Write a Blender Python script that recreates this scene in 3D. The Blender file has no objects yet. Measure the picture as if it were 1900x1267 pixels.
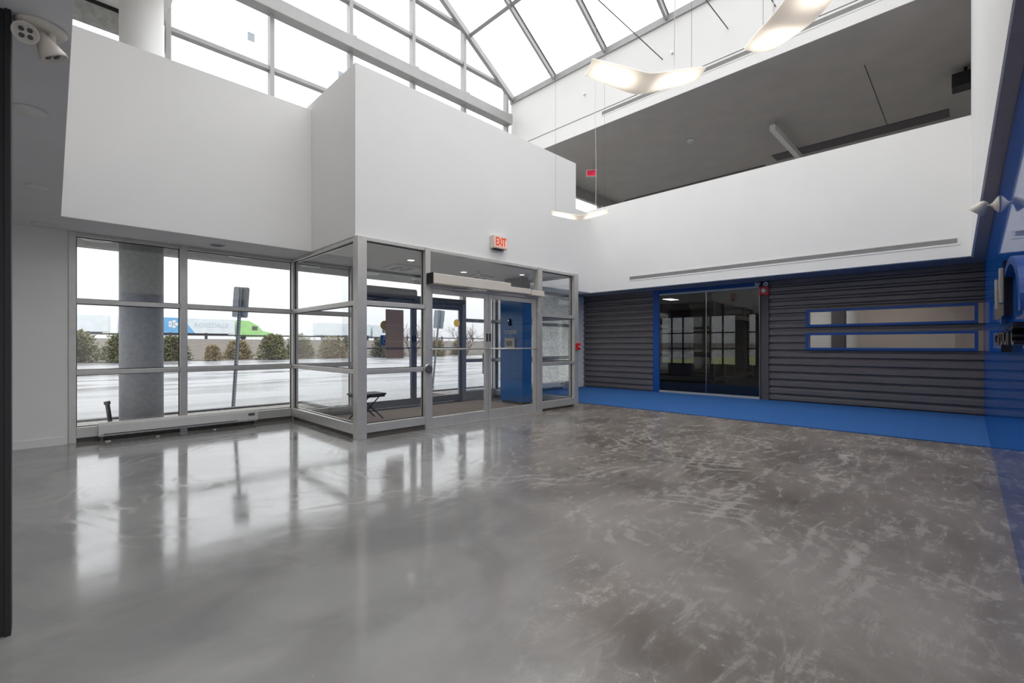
import bpy, math, random
from mathutils import Vector, Matrix
random.seed(7)
SC = bpy.context.scene
COL = SC.collection
PI = math.pi
S2 = math.sqrt(2)

# ------------------------------------------------------------------ camera, sky, exposure
cam_d = bpy.data.cameras.new('camera')
cam_d.sensor_width = 36.0
cam_d.lens = 851.0 / 1900.0 * 36.0
cam_d.shift_y = 6.5 / 1900.0
cam_d.clip_start = 0.02
cam_d.clip_end = 2000
cam = bpy.data.objects.new('camera', cam_d)
COL.objects.link(cam)
cam.location = (0, 0, 1.3)
cam.rotation_euler = (PI / 2, 0, -PI / 4)
SC.camera = cam
SC.view_settings.view_transform = 'Standard'
SC.view_settings.look = 'None'
SC.view_settings.gamma = 1.0
SC.view_settings.exposure = 1.44
SC.view_settings.use_curve_mapping = False

world = bpy.data.worlds.new('overcast_sky')
SC.world = world
world.use_nodes = True
nt = world.node_tree
nt.nodes.clear()
w_out = nt.nodes.new('ShaderNodeOutputWorld')
w_bg = nt.nodes.new('ShaderNodeBackground')
w_tc = nt.nodes.new('ShaderNodeTexCoord')
w_sep = nt.nodes.new('ShaderNodeSeparateXYZ')
w_mr = nt.nodes.new('ShaderNodeMapRange')        # overcast sky: the zenith is about three times the horizon
w_mr.inputs['From Min'].default_value = 0.0
w_mr.inputs['From Max'].default_value = 1.0
w_mr.inputs['To Min'].default_value = 0.40
w_mr.inputs['To Max'].default_value = 1.70
w_bg.inputs['Color'].default_value = (0.955, 0.975, 1.0, 1)
nt.links.new(w_tc.outputs['Generated'], w_sep.inputs[0])
nt.links.new(w_sep.outputs['Z'], w_mr.inputs['Value'])
nt.links.new(w_mr.outputs[0], w_bg.inputs['Strength'])
nt.links.new(w_bg.outputs[0], w_out.inputs[0])

# ------------------------------------------------------------------ materials
def srgb(r, g, b):
    def f(c):
        c /= 255.0
        return c / 12.92 if c <= 0.04045 else ((c + 0.055) / 1.055) ** 2.4
    return (f(r), f(g), f(b), 1)

def mat(name, col, rough=0.5, metal=0.0, var=0.06, scale=6.0, bump=0.0, bscale=60.0, emit=None, estr=0.0, ior=1.5, spec=0.5, stretch=None):
    m = bpy.data.materials.new(name)
    m.use_nodes = True
    t = m.node_tree
    b = t.nodes['Principled BSDF']
    tc = t.nodes.new('ShaderNodeTexCoord')
    src = tc.outputs['Object']
    if stretch:
        mp = t.nodes.new('ShaderNodeMapping')
        mp.inputs['Scale'].default_value = stretch
        t.links.new(src, mp.inputs[0]); src = mp.outputs[0]
    n = t.nodes.new('ShaderNodeTexNoise')
    n.inputs['Scale'].default_value = scale
    n.inputs['Detail'].default_value = 5
    t.links.new(src, n.inputs['Vector'])
    r = t.nodes.new('ShaderNodeValToRGB')
    c = col if len(col) == 4 else (*col, 1)
    r.color_ramp.elements[0].position = 0.3
    r.color_ramp.elements[1].position = 0.7
    r.color_ramp.elements[0].color = tuple(max(0, x * (1 - var)) for x in c[:3]) + (1,)
    r.color_ramp.elements[1].color = tuple(min(1, x * (1 + var)) for x in c[:3]) + (1,)
    t.links.new(n.outputs['Fac'], r.inputs[0])
    t.links.new(r.outputs[0], b.inputs['Base Color'])
    b.inputs['Roughness'].default_value = rough
    b.inputs['Metallic'].default_value = metal
    b.inputs['IOR'].default_value = ior
    b.inputs['Specular IOR Level'].default_value = spec
    if bump:
        n2 = t.nodes.new('ShaderNodeTexNoise')
        n2.inputs['Scale'].default_value = bscale
        n2.inputs['Detail'].default_value = 3
        t.links.new(src, n2.inputs['Vector'])
        bp = t.nodes.new('ShaderNodeBump')
        bp.inputs['Strength'].default_value = bump
        bp.inputs['Distance'].default_value = 0.01
        t.links.new(n2.outputs['Fac'], bp.inputs['Height'])
        t.links.new(bp.outputs[0], b.inputs['Normal'])
    if emit:
        b.inputs['Emission Color'].default_value = emit
        b.inputs['Emission Strength'].default_value = estr
    return m

def glass_mat(name, tint=(0.985, 0.99, 0.988), refl=1.0, rough=0.0, ior=1.5):
    m = bpy.data.materials.new(name)
    m.use_nodes = True
    t = m.node_tree
    t.nodes.clear()
    o = t.nodes.new('ShaderNodeOutputMaterial')
    mix = t.nodes.new('ShaderNodeMixShader')
    tr = t.nodes.new('ShaderNodeBsdfTransparent')
    gl = t.nodes.new('ShaderNodeBsdfGlossy')
    fr = t.nodes.new('ShaderNodeFresnel')
    # same reflectance from either side of the pane
    geo = t.nodes.new('ShaderNodeNewGeometry')
    im = t.nodes.new('ShaderNodeMapRange')
    im.inputs['To Min'].default_value = ior; im.inputs['To Max'].default_value = 1.0 / ior
    t.links.new(geo.outputs['Backfacing'], im.inputs['Value'])
    t.links.new(im.outputs[0], fr.inputs['IOR'])
    tr.inputs['Color'].default_value = (*tint, 1)
    gl.inputs['Color'].default_value = (refl, refl, refl, 1)
    gl.inputs['Roughness'].default_value = rough
    # faint streaks on the pane
    tc = t.nodes.new('ShaderNodeTexCoord')
    n = t.nodes.new('ShaderNodeTexNoise'); n.inputs['Scale'].default_value = 1.3
    t.links.new(tc.outputs['Object'], n.inputs['Vector'])
    rr = t.nodes.new('ShaderNodeMapRange'); rr.inputs['To Min'].default_value = 0.97; rr.inputs['To Max'].default_value = 1.0
    t.links.new(n.outputs['Fac'], rr.inputs['Value'])
    mm = t.nodes.new('ShaderNodeMixRGB'); mm.blend_type = 'MULTIPLY'; mm.inputs['Fac'].default_value = 1
    mm.inputs['Color1'].default_value = (*tint, 1)
    t.links.new(rr.outputs[0], mm.inputs['Color2'])
    t.links.new(mm.outputs[0], tr.inputs['Color'])
    t.links.new(fr.outputs[0], mix.inputs[0])
    t.links.new(tr.outputs[0], mix.inputs[1])
    t.links.new(gl.outputs[0], mix.inputs[2])
    t.links.new(mix.outputs[0], o.inputs[0])
    return m

M = {}
M['wall'] = mat('white_wall_paint', srgb(232, 230, 227), 0.65, var=0.015, scale=1.2, bump=0.05, bscale=250)
M['soffit'] = mat('ceiling_paint', srgb(222, 222, 224), 0.8, var=0.03, scale=2, bump=0.05, bscale=300)
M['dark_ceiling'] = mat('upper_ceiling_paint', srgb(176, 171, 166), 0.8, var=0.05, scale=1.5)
M['alu'] = mat('anodised_aluminium', srgb(202, 199, 194), 0.38, metal=0.55, var=0.05, scale=9)
M['alu_white'] = mat('painted_steel', srgb(166, 165, 163), 0.45, metal=0.3, var=0.04, scale=5)
M['base_dark'] = mat('recessed_base', srgb(92, 86, 80), 0.6, var=0.15, scale=14)
M['glass'] = glass_mat('window_glass')
M['glass_roof'] = glass_mat('skylight_glass', (0.97, 0.97, 0.97))
M['glass_dark'] = glass_mat('tinted_glass', (0.30, 0.30, 0.30), 1.0, 0.0, 1.6)
M['corr'] = mat('charcoal_corrugated_metal', srgb(108, 103, 104), 0.36, metal=0.2, var=0.06, scale=3)
M['blue'] = mat('blue_paint', srgb(12, 74, 150), 0.3, var=0.04, scale=3)
M['pillar'] = mat('blue_pillar_paint', srgb(40, 106, 176), 0.22, var=0.03, scale=2)
M['vent'] = mat('grey_vent', srgb(158, 157, 154), 0.6)
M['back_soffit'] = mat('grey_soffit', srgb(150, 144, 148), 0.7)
M['blue_gloss'] = mat('blue_gloss_panel', srgb(10, 66, 142), 0.035, var=0.04, scale=1.5, ior=1.5)
M['carpet'] = mat('blue_carpet', srgb(30, 86, 146), 0.95, var=0.28, scale=90, bump=0.6, bscale=220)
M['mat'] = mat('brown_ribbed_mat', srgb(158, 142, 130), 0.95, var=0.25, scale=30, bump=0.4, bscale=120, stretch=(1, 8, 1))
M['dark_carpet'] = mat('dark_carpet', srgb(48, 46, 50), 0.95, var=0.15, scale=60)
M['black'] = mat('black_plastic', srgb(14, 13, 17), 0.55, var=0.05)
M['dark_grey'] = mat('dark_grey_paint', srgb(84, 80, 82), 0.5, var=0.05)
M['operator_and_backlit'] = mat('bronze_cover_and_backlit_door', srgb(134, 136, 140), 0.4, metal=0.3, var=0.05)  # operator cover; on the outer doors it stands in for backlit aluminium
M['cream'] = mat('cream_plastic', srgb(212, 204, 192), 0.4, var=0.03)
M['white_pl'] = mat('white_plastic', srgb(222, 220, 216), 0.4, var=0.03)
M['red'] = mat('red_plastic', srgb(196, 22, 36), 0.35, var=0.05)
M['red_letter'] = mat('lit_red_letters', srgb(196, 62, 40), 0.5, var=0.03, emit=srgb(215, 80, 50), estr=0.13)
M['exit_face'] = mat('lit_exit_face', srgb(225, 200, 185), 0.5, var=0.03, emit=srgb(255, 150, 120), estr=0.12)
M['exit_red'] = mat('lit_red_exit_face', srgb(210, 60, 90), 0.5, var=0.03, emit=srgb(225, 50, 80), estr=0.3)
M['exit_dark'] = mat('dark_exit_letters', srgb(90, 16, 30), 0.5, var=0.03)
M['lamp'] = mat('glowing_pendant_shade', srgb(238, 226, 205), 0.4, var=0.03, emit=srgb(255, 232, 200), estr=0.38)
def lamp_material():
    m = mat('glowing_wing_shade', srgb(238, 230, 216), 0.4, var=0.02)
    t = m.node_tree; N = t.nodes; L = t.links; b = N['Principled BSDF']
    tc = N.new('ShaderNodeTexCoord'); sp = N.new('ShaderNodeSeparateXYZ'); L.new(tc.outputs['Object'], sp.inputs[0])
    ab = N.new('ShaderNodeMath'); ab.operation = 'ABSOLUTE'; L.new(sp.outputs['X'], ab.inputs[0])
    def mr(v, a, c, lo, hi):
        n = N.new('ShaderNodeMapRange'); n.interpolation_type = 'SMOOTHSTEP'; L.new(v, n.inputs['Value'])
        n.inputs['From Min'].default_value = a; n.inputs['From Max'].default_value = c
        n.inputs['To Min'].default_value = lo; n.inputs['To Max'].default_value = hi
        return n.outputs[0]
    def mul(a, c):
        n = N.new('ShaderNodeMath'); n.operation = 'MULTIPLY'; L.new(a, n.inputs[0]); L.new(c, n.inputs[1]); return n.outputs[0]
    e = mul(mr(ab.outputs[0], .02, .20, .12, 1), mr(ab.outputs[0], .34, .52, 1, .05))
    ay = N.new('ShaderNodeMath'); ay.operation = 'ABSOLUTE'; L.new(sp.outputs['Y'], ay.inputs[0])
    e = mul(e, mr(ay.outputs[0], .02, .17, 1, .15))
    sc = N.new('ShaderNodeMath'); sc.operation = 'MULTIPLY_ADD'; L.new(e, sc.inputs[0]); sc.inputs[1].default_value = .6; sc.inputs[2].default_value = .10
    L.new(sc.outputs[0], b.inputs['Emission Strength']); b.inputs['Emission Color'].default_value = srgb(255, 240, 220)
    return m
M['wing'] = lamp_material()
M['lamp_bright'] = mat('pendant_led_zone', srgb(250, 244, 232), 0.4, var=0.02, emit=srgb(255, 243, 222), estr=2.2)
M['room_light'] = mat('lit_room_diffuser', srgb(250, 250, 250), 0.4, var=0.01, emit=(1, 0.98, 0.95, 1), estr=10.0)
M['light'] = mat('lit_diffuser', srgb(250, 250, 250), 0.4, var=0.01, emit=(1, 0.98, 0.95, 1), estr=1.2)
M['wire'] = mat('steel_wire', srgb(120, 120, 120), 0.4, metal=0.6)
M['dark_steel'] = mat('dark_steel', srgb(66, 64, 64), 0.45, metal=0.4)
M['chrome'] = mat('chrome', srgb(210, 210, 210), 0.15, metal=1.0, var=0.02)
M['concrete'] = mat('rough_concrete', srgb(165, 165, 160), 0.85, var=0.2, scale=9, bump=0.5, bscale=40)
M['col_conc'] = mat('concrete_column', srgb(176, 178, 181), 0.7, var=0.12, scale=14, bump=0.3, bscale=60)
M['stucco'] = mat('pale_stucco', srgb(205, 208, 204), 0.9, var=0.12, scale=60, bump=0.8, bscale=90)
M['cardboard'] = mat('brown_cardboard', srgb(205, 180, 162), 0.85, var=0.06, scale=5, stretch=(1, 1, 14))
M['tape'] = mat('pale_tape', srgb(225, 215, 200), 0.5)
M['yellow'] = mat('yellow_sticker', srgb(214, 180, 96), 0.6, var=0.12, scale=40)
M['blue_sticker'] = mat('blue_sticker', srgb(30, 98, 182), 0.5)
M['white_ink'] = mat('white_ink', srgb(240, 240, 240), 0.5, var=0.0)
M['sign_back'] = mat('galvanised_steel', srgb(182, 190, 197), 0.5, metal=0.15, var=0.1, scale=8)
M['bark'] = mat('grey_bark', srgb(126, 112, 108), 0.9, var=0.2, scale=12)
M['leaf'] = mat('olive_foliage', srgb(100, 98, 62), 0.8, var=0.35, scale=2)
M['leaf2'] = mat('brown_foliage', srgb(138, 124, 92), 0.85, var=0.3, scale=2)
M['dry_grass'] = mat('dry_grass', srgb(80, 73, 64), 0.95, var=0.25, scale=1.2, bump=0.4, bscale=6)
M['truck_white'] = mat('white_trailer_skin', srgb(205, 212, 216), 0.4, var=0.06, scale=1)
M['truck_blue'] = mat('hazed_blue_trailer_skin', srgb(104, 160, 204), 0.4, var=0.06, scale=1)  # distance haze put into the colour as a paler blue
M['truck_green'] = mat('hazed_green_truck_paint', srgb(150, 196, 128), 0.4, var=0.1, scale=1)  # green paled to carry the distance haze
M['tyre'] = mat('tyre_rubber', srgb(50, 50, 54), 0.8)
M['planter'] = mat('gravel_bed', srgb(150, 146, 140), 0.9, var=0.45, scale=22, bump=0.6, bscale=60)
M['kerb'] = mat('dark_kerb', srgb(92, 92, 92), 0.8, var=0.2, scale=12)
M['beige'] = mat('warm_beige_paint', srgb(196, 182, 172), 0.8, var=0.02, scale=2)
M['letter_black'] = mat('gloss_black_letters', srgb(26, 24, 34), 0.12, var=0.02)

def frosted_material():
    m = bpy.data.materials.new('textured_obscure_glass'); m.use_nodes = True
    t = m.node_tree; t.nodes.clear(); N = t.nodes; L = t.links
    o = N.new('ShaderNodeOutputMaterial'); mx = N.new('ShaderNodeMixShader'); a = N.new('ShaderNodeBsdfTranslucent'); b = N.new('ShaderNodeBsdfDiffuse')
    mx2 = N.new('ShaderNodeMixShader'); tr = N.new('ShaderNodeBsdfTransparent')
    tc = N.new('ShaderNodeTexCoord'); n = N.new('ShaderNodeTexNoise'); n.inputs['Scale'].default_value = 28; n.inputs['Detail'].default_value = 5
    L.new(tc.outputs['Object'], n.inputs['Vector'])
    r = N.new('ShaderNodeValToRGB'); r.color_ramp.elements[0].position = .35; r.color_ramp.elements[0].color = (.62, .64, .62, 1); r.color_ramp.elements[1].position = .6; r.color_ramp.elements[1].color = (.95, .96, .95, 1)
    L.new(n.outputs['Fac'], r.inputs[0]); L.new(r.outputs[0], a.inputs[0]); L.new(r.outputs[0], b.inputs[0])
    mx.inputs[0].default_value = .2; L.new(a.outputs[0], mx.inputs[1]); L.new(b.outputs[0], mx.inputs[2])
    mx2.inputs[0].default_value = .15; L.new(mx.outputs[0], mx2.inputs[1]); L.new(tr.outputs[0], mx2.inputs[2])
    L.new(mx2.outputs[0], o.inputs[0]); return m
M['frosted'] = frosted_material()
def blue_wall_material():
    m = bpy.data.materials.new('gloss_blue_wall'); m.use_nodes = True
    t = m.node_tree; t.nodes.clear(); N = t.nodes; L = t.links
    o = N.new('ShaderNodeOutputMaterial'); mx = N.new('ShaderNodeMixShader'); d = N.new('ShaderNodeBsdfDiffuse'); g = N.new('ShaderNodeBsdfGlossy')
    tc = N.new('ShaderNodeTexCoord'); n = N.new('ShaderNodeTexNoise'); n.inputs['Scale'].default_value = 1.5; L.new(tc.outputs['Object'], n.inputs['Vector'])
    r = N.new('ShaderNodeValToRGB'); r.color_ramp.elements[0].color = srgb(8, 74, 156); r.color_ramp.elements[1].color = srgb(14, 86, 170)
    L.new(n.outputs['Fac'], r.inputs[0]); L.new(r.outputs[0], d.inputs[0]); g.inputs['Roughness'].default_value = .03
    f = N.new('ShaderNodeFresnel'); f.inputs['IOR'].default_value = 1.5
    mn = N.new('ShaderNodeMath'); mn.operation = 'MINIMUM'; mn.inputs[1].default_value = .62   # slightly dull lacquer
    L.new(f.outputs[0], mn.inputs[0]); L.new(mn.outputs[0], mx.inputs[0]); L.new(d.outputs[0], mx.inputs[1]); L.new(g.outputs[0], mx.inputs[2])
    L.new(mx.outputs[0], o.inputs[0]); return m
M['blue_gloss'] = blue_wall_material()
def floor_material():
    m = bpy.data.materials.new('polished_concrete')
    m.use_nodes = True
    t = m.node_tree; N = t.nodes; L = t.links
    b = N['Principled BSDF']
    tc = N.new('ShaderNodeTexCoord')
    def noise(scale, detail=6, dist=0.0, vec=None, rough=0.55):
        n = N.new('ShaderNodeTexNoise')
        n.inputs['Scale'].default_value = scale; n.inputs['Detail'].default_value = detail
        n.inputs['Distortion'].default_value = dist; n.inputs['Roughness'].default_value = rough
        L.new(vec or tc.outputs['Object'], n.inputs['Vector'])
        return n.outputs['Fac']
    def math_(op, a, c=None, clamp=False):
        n = N.new('ShaderNodeMath'); n.operation = op; n.use_clamp = clamp
        for i, v in enumerate((a, c)):
            if v is None: continue
            if isinstance(v, (int, float)): n.inputs[i].default_value = v
            else: L.new(v, n.inputs[i])
        return n.outputs[0]
    def mrange(v, a, c, lo, hi):
        n = N.new('ShaderNodeMapRange'); n.interpolation_type = 'SMOOTHSTEP'
        L.new(v, n.inputs['Value'])
        n.inputs['From Min'].default_value = a; n.inputs['From Max'].default_value = c
        n.inputs['To Min'].default_value = lo; n.inputs['To Max'].default_value = hi
        return n.outputs[0]
    def mixc(f, a, c):
        n = N.new('ShaderNodeMixRGB')
        L.new(f, n.inputs['Fac'])
        for i, v in ((1, a), (2, c)):
            if isinstance(v, tuple): n.inputs[i].default_value = v
            else: L.new(v, n.inputs[i])
        return n.outputs[0]
    sep = N.new('ShaderNodeSeparateXYZ'); L.new(tc.outputs['Object'], sep.inputs[0])
    big = noise(0.55, 4, 0.6)
    # the trodden, dusty side of the hall lies where x > y
    side = math_('SUBTRACT', sep.outputs['X'], sep.outputs['Y'])
    side = math_('ADD', side, math_('MULTIPLY', math_('SUBTRACT', big, 0.5), 3.0))
    dusty = mrange(side, -0.9, 1.1, 0, 1)
    blot = mrange(noise(1.6, 9, 0.5, rough=0.7), 0.42, 0.66, 0, 1)
    fine = mrange(noise(9, 10, 0.4, rough=0.8), 0.45, 0.66, 0, 1)
    mp = N.new('ShaderNodeMapping'); mp.inputs['Rotation'].default_value = (0, 0, 0.95); mp.inputs['Scale'].default_value = (1.2, 5.5, 1)
    L.new(tc.outputs['Object'], mp.inputs[0])
    streak = mrange(noise(1.6, 9, 0.7, mp.outputs[0], 0.72), 0.48, 0.74, 0, 1)
    arcs = None
    for (cx, cy, r0, r1) in ((3.2, 1.3, .25, 1.0), (4.6, 4.6, 1.9, 2.7), (2.2, 5.2, 1.2, 2.2), (6.2, 2.4, .5, 1.5)):
        mp2 = N.new('ShaderNodeMapping'); mp2.inputs['Location'].default_value = (-cx, -cy, 0); L.new(tc.outputs['Object'], mp2.inputs[0])
        ln = N.new('ShaderNodeVectorMath'); ln.operation = 'LENGTH'; L.new(mp2.outputs[0], ln.inputs[0])
        dist = math_('ADD', ln.outputs['Value'], math_('MULTIPLY', noise(1.1, 3), .35))
        wv = math_('SINE', math_('ADD', math_('MULTIPLY', dist, 42.0), math_('MULTIPLY', noise(2.2, 4), 9.0)))
        a = math_('MULTIPLY', mrange(wv, .2, 1.0, 0, 1), mrange(dist, r0, r0 + .3, 0, 1))
        a = math_('MULTIPLY', a, mrange(dist, r1, r1 + .4, 1, 0))
        a = math_('MULTIPLY', a, mrange(noise(1.7, 4, .4), .45, .62, 0, 1))
        arcs = a if arcs is None else math_('MAXIMUM', arcs, a)
    dust = math_('MULTIPLY', dusty, math_('ADD', math_('MULTIPLY', blot, fine), math_('MULTIPLY', streak, 0.75), True), True)
    clean = mixc(mrange(noise(1.3, 6, 0.8), 0.3, 0.7, 0, 1), srgb(128, 126, 124), srgb(148, 146, 143))
    trod = mixc(mrange(noise(1.1, 6, 1.0), 0.3, 0.7, 0, 1), srgb(100, 92, 85), srgb(130, 121, 113))
    c = mixc(dusty, clean, trod)
    c = mixc(math_('MULTIPLY', dust, 0.55), c, srgb(184, 176, 168))
    c = mixc(math_('MULTIPLY', arcs, 0.30), c, srgb(188, 182, 175))
    specks = mrange(noise(55, 2), 0.72, 0.78, 0, 1)
    c = mixc(math_('MULTIPLY', specks, 0.3), c, srgb(190, 186, 180))
    L.new(c, b.inputs['Base Color'])
    r = math_('ADD', math_('MULTIPLY', dusty, 0.08), mrange(noise(3.0, 5, 0.8), 0.3, 0.7, 0.07, 0.13))
    r = math_('ADD', r, math_('MULTIPLY', dust, 0.3))
    r = math_('ADD', r, math_('MULTIPLY', arcs, 0.12))
    L.new(r, b.inputs['Roughness'])
    b.inputs['IOR'].default_value = 1.75
    bp = N.new('ShaderNodeBump'); bp.inputs['Strength'].default_value = 0.10; bp.inputs['Distance'].default_value = 0.003
    L.new(noise(7, 5, 0.5), bp.inputs['Height']); L.new(bp.outputs[0], b.inputs['Normal'])
    return m
M['floor'] = floor_material()

def asphalt_material():
    m = bpy.data.materials.new('wet_asphalt')
    m.use_nodes = True
    t = m.node_tree; N = t.nodes; L = t.links
    b = N['Principled BSDF']
    tc = N.new('ShaderNodeTexCoord')
    mp = N.new('ShaderNodeMapping'); mp.inputs['Rotation'].default_value = (0, 0, 0.15); mp.inputs['Scale'].default_value = (0.25, 0.9, 1)
    L.new(tc.outputs['Object'], mp.inputs[0])
    n = N.new('ShaderNodeTexNoise'); n.inputs['Scale'].default_value = 0.9; n.inputs['Detail'].default_value = 7; n.inputs['Distortion'].default_value = 0.6
    L.new(mp.outputs[0], n.inputs['Vector'])
    r = N.new('ShaderNodeValToRGB')
    e = r.color_ramp.elements
    e[0].position = 0.36; e[0].color = srgb(34, 34, 36)
    e[1].position = 0.52; e[1].color = srgb(120, 120, 122)
    L.new(n.outputs['Fac'], r.inputs[0]); L.new(r.outputs[0], b.inputs['Base Color'])
    mr = N.new('ShaderNodeMapRange'); mr.inputs['From Min'].default_value = 0.35; mr.inputs['From Max'].default_value = 0.6
    mr.inputs['To Min'].default_value = 0.18; mr.inputs['To Max'].default_value = 0.4
    L.new(n.outputs['Fac'], mr.inputs['Value']); L.new(mr.outputs[0], b.inputs['Roughness'])
    return m
M['asphalt'] = asphalt_material()
def holes_material():
    m = bpy.data.materials.new('perforated_strip'); m.use_nodes = True
    t = m.node_tree; N = t.nodes; L = t.links; b = N['Principled BSDF']
    tc = N.new('ShaderNodeTexCoord'); sp = N.new('ShaderNodeSeparateXYZ'); L.new(tc.outputs['Object'], sp.inputs[0])
    a = N.new('ShaderNodeMath'); a.operation = 'FRACT'; mu = N.new('ShaderNodeMath'); mu.operation = 'MULTIPLY'; mu.inputs[1].default_value = 16
    L.new(sp.outputs['Z'], mu.inputs[0]); L.new(mu.outputs[0], a.inputs[0])
    r = N.new('ShaderNodeValToRGB'); r.color_ramp.interpolation = 'CONSTANT'
    r.color_ramp.elements[0].color = srgb(230, 236, 240); r.color_ramp.elements[1].position = .45; r.color_ramp.elements[1].color = srgb(120, 126, 132)
    L.new(a.outputs[0], r.inputs[0]); L.new(r.outputs[0], b.inputs['Base Color']); b.inputs['Roughness'].default_value = .5
    return m
M['holes'] = holes_material()

# ------------------------------------------------------------------ mesh helpers
class MB:
    def __init__(s):
        s.v = []; s.f = []; s.sm = []
    def _add(s, verts, faces, smooth=False):
        o = len(s.v)
        s.v += [Vector(p) for p in verts]
        s.f += [tuple(i + o for i in f) for f in faces]
        s.sm += [smooth] * len(faces)
        return s
    def box(s, x0, x1, y0, y1, z0, z1):
        x0, x1 = min(x0, x1), max(x0, x1); y0, y1 = min(y0, y1), max(y0, y1); z0, z1 = min(z0, z1), max(z0, z1)
        v = [(x, y, z) for z in (z0, z1) for y in (y0, y1) for x in (x0, x1)]
        return s._add(v, [(0, 2, 3, 1), (4, 5, 7, 6), (0, 1, 5, 4), (2, 6, 7, 3), (0, 4, 6, 2), (1, 3, 7, 5)])
    def bar(s, a, b, w, h, up=(0, 0, 1)):
        a = Vector(a); b = Vector(b); d = (b - a).normalized(); up = Vector(up)
        if abs(d.dot(up)) > 0.99: up = Vector((1, 0, 0))
        r = d.cross(up).normalized(); u = r.cross(d).normalized()
        v = [p + r * sx * w / 2 + u * sz * h / 2 for p in (a, b) for sz in (-1, 1) for sx in (-1, 1)]
        return s._add(v, [(0, 1, 3, 2), (4, 6, 7, 5), (0, 4, 5, 1), (2, 3, 7, 6), (0, 2, 6, 4), (1, 5, 7, 3)])
    def prism(s, pts, vec, smooth=False):
        n = len(pts); vec = Vector(vec)
        v = [Vector(p) for p in pts]; v += [p + vec for p in v]
        return s._add(v, [tuple(range(n))[::-1], tuple(range(n, 2 * n))] + [(i, (i + 1) % n, n + (i + 1) % n, n + i) for i in range(n)], smooth)
    def tube(s, pts, rad, n=10, cap=True):
        pts = [Vector(p) for p in pts]
        rads = rad if isinstance(rad, (list, tuple)) else [rad] * len(pts)
        o = len(s.v); prev = None
        for i, p in enumerate(pts):
            d = (pts[min(i + 1, len(pts) - 1)] - pts[max(i - 1, 0)]).normalized()
            if prev is None:
                a = Vector((0, 0, 1)) if abs(d.z) < 0.9 else Vector((1, 0, 0))
                r = d.cross(a).normalized()
            else:
                r = (prev - d * prev.dot(d)).normalized()
            prev = r; u = d.cross(r)
            s.v += [p + (r * math.cos(2 * PI * k / n) + u * math.sin(2 * PI * k / n)) * rads[i] for k in range(n)]
        for i in range(len(pts) - 1):
            for k in range(n):
                a = o + i * n + k; b = o + i * n + (k + 1) % n
                s.f.append((a, b, b + n, a + n)); s.sm.append(True)
        if cap:
            s.f.append(tuple(range(o, o + n))[::-1]); s.sm.append(False)
            e = o + (len(pts) - 1) * n
            s.f.append(tuple(range(e, e + n))); s.sm.append(False)
        return s
    def lathe(s, prof, origin=(0, 0, 0), axis=(0, 0, 1), n=28):
        ax = Vector(axis).normalized(); q = Vector((0, 0, 1)).rotation_difference(ax); org = Vector(origin)
        o = len(s.v)
        for r, z in prof:
            for k in range(n):
                a = 2 * PI * k / n
                s.v.append(org + q @ Vector((r * math.cos(a), r * math.sin(a), z)))
        for i in range(len(prof) - 1):
            for k in range(n):
                a = o + i * n + k; b = o + i * n + (k + 1) % n
                s.f.append((a, b, b + n, a + n)); s.sm.append(True)
        if prof[0][0] > 1e-4:
            s.f.append(tuple(range(o, o + n))[::-1]); s.sm.append(False)
        if prof[-1][0] > 1e-4:
            e = o + (len(prof) - 1) * n
            s.f.append(tuple(range(e, e + n))); s.sm.append(False)
        return s
    def build(s, name, m, parent=None, bevel=0.0, base=None, local=False):
        me = bpy.data.meshes.new(name)
        off = Vector((0, 0, 0))
        if not local:
            if parent is not None:
                off = world_loc(parent)
            elif base is not None:
                off = Vector(base)
            else:
                mn = [min(p[i] for p in s.v) for i in range(3)]; mx = [max(p[i] for p in s.v) for i in range(3)]
                off = Vector(((mn[0] + mx[0]) / 2, (mn[1] + mx[1]) / 2, mn[2]))
        me.from_pydata([p - off for p in s.v], [], s.f)
        me.polygons.foreach_set('use_smooth', s.sm)
        me.materials.append(m)
        me.update()
        o = bpy.data.objects.new(name, me)
        COL.objects.link(o)
        if parent is not None: o.parent = parent
        else: o.location = off if not local else (base or (0, 0, 0))
        if bevel:
            md = o.modifiers.new('bevel', 'BEVEL'); md.width = bevel; md.segments = 2; md.limit_method = 'ANGLE'
        return o

def world_loc(o):
    p = Vector((0, 0, 0))
    while o is not None:
        p += o.location; o = o.parent
    return p

def tag(o, label=None, cat=None, group=None, kind=None):
    if label: o['label'] = label
    if cat: o['category'] = cat
    if group: o['group'] = group
    if kind: o['kind'] = kind
    return o

def empty(name, loc, rot=(0, 0, 0)):
    o = bpy.data.objects.new(name, None)
    o.empty_display_size = 0.1
    COL.objects.link(o); o.location = loc; o.rotation_euler = rot
    return o

def struct(name, mb, m, bevel=0.0):
    o = mb.build(name, m, bevel=bevel); o['kind'] = 'structure'; return o

def sempty(name, loc):
    o = empty(name, loc); o['kind'] = 'structure'; return o

def copy_tree(o, parent=None):
    c = o.copy(); COL.objects.link(c)
    if parent: c.parent = parent
    for ch in [x for x in bpy.data.objects if x.parent == o]: copy_tree(ch, c)
    return c

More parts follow.
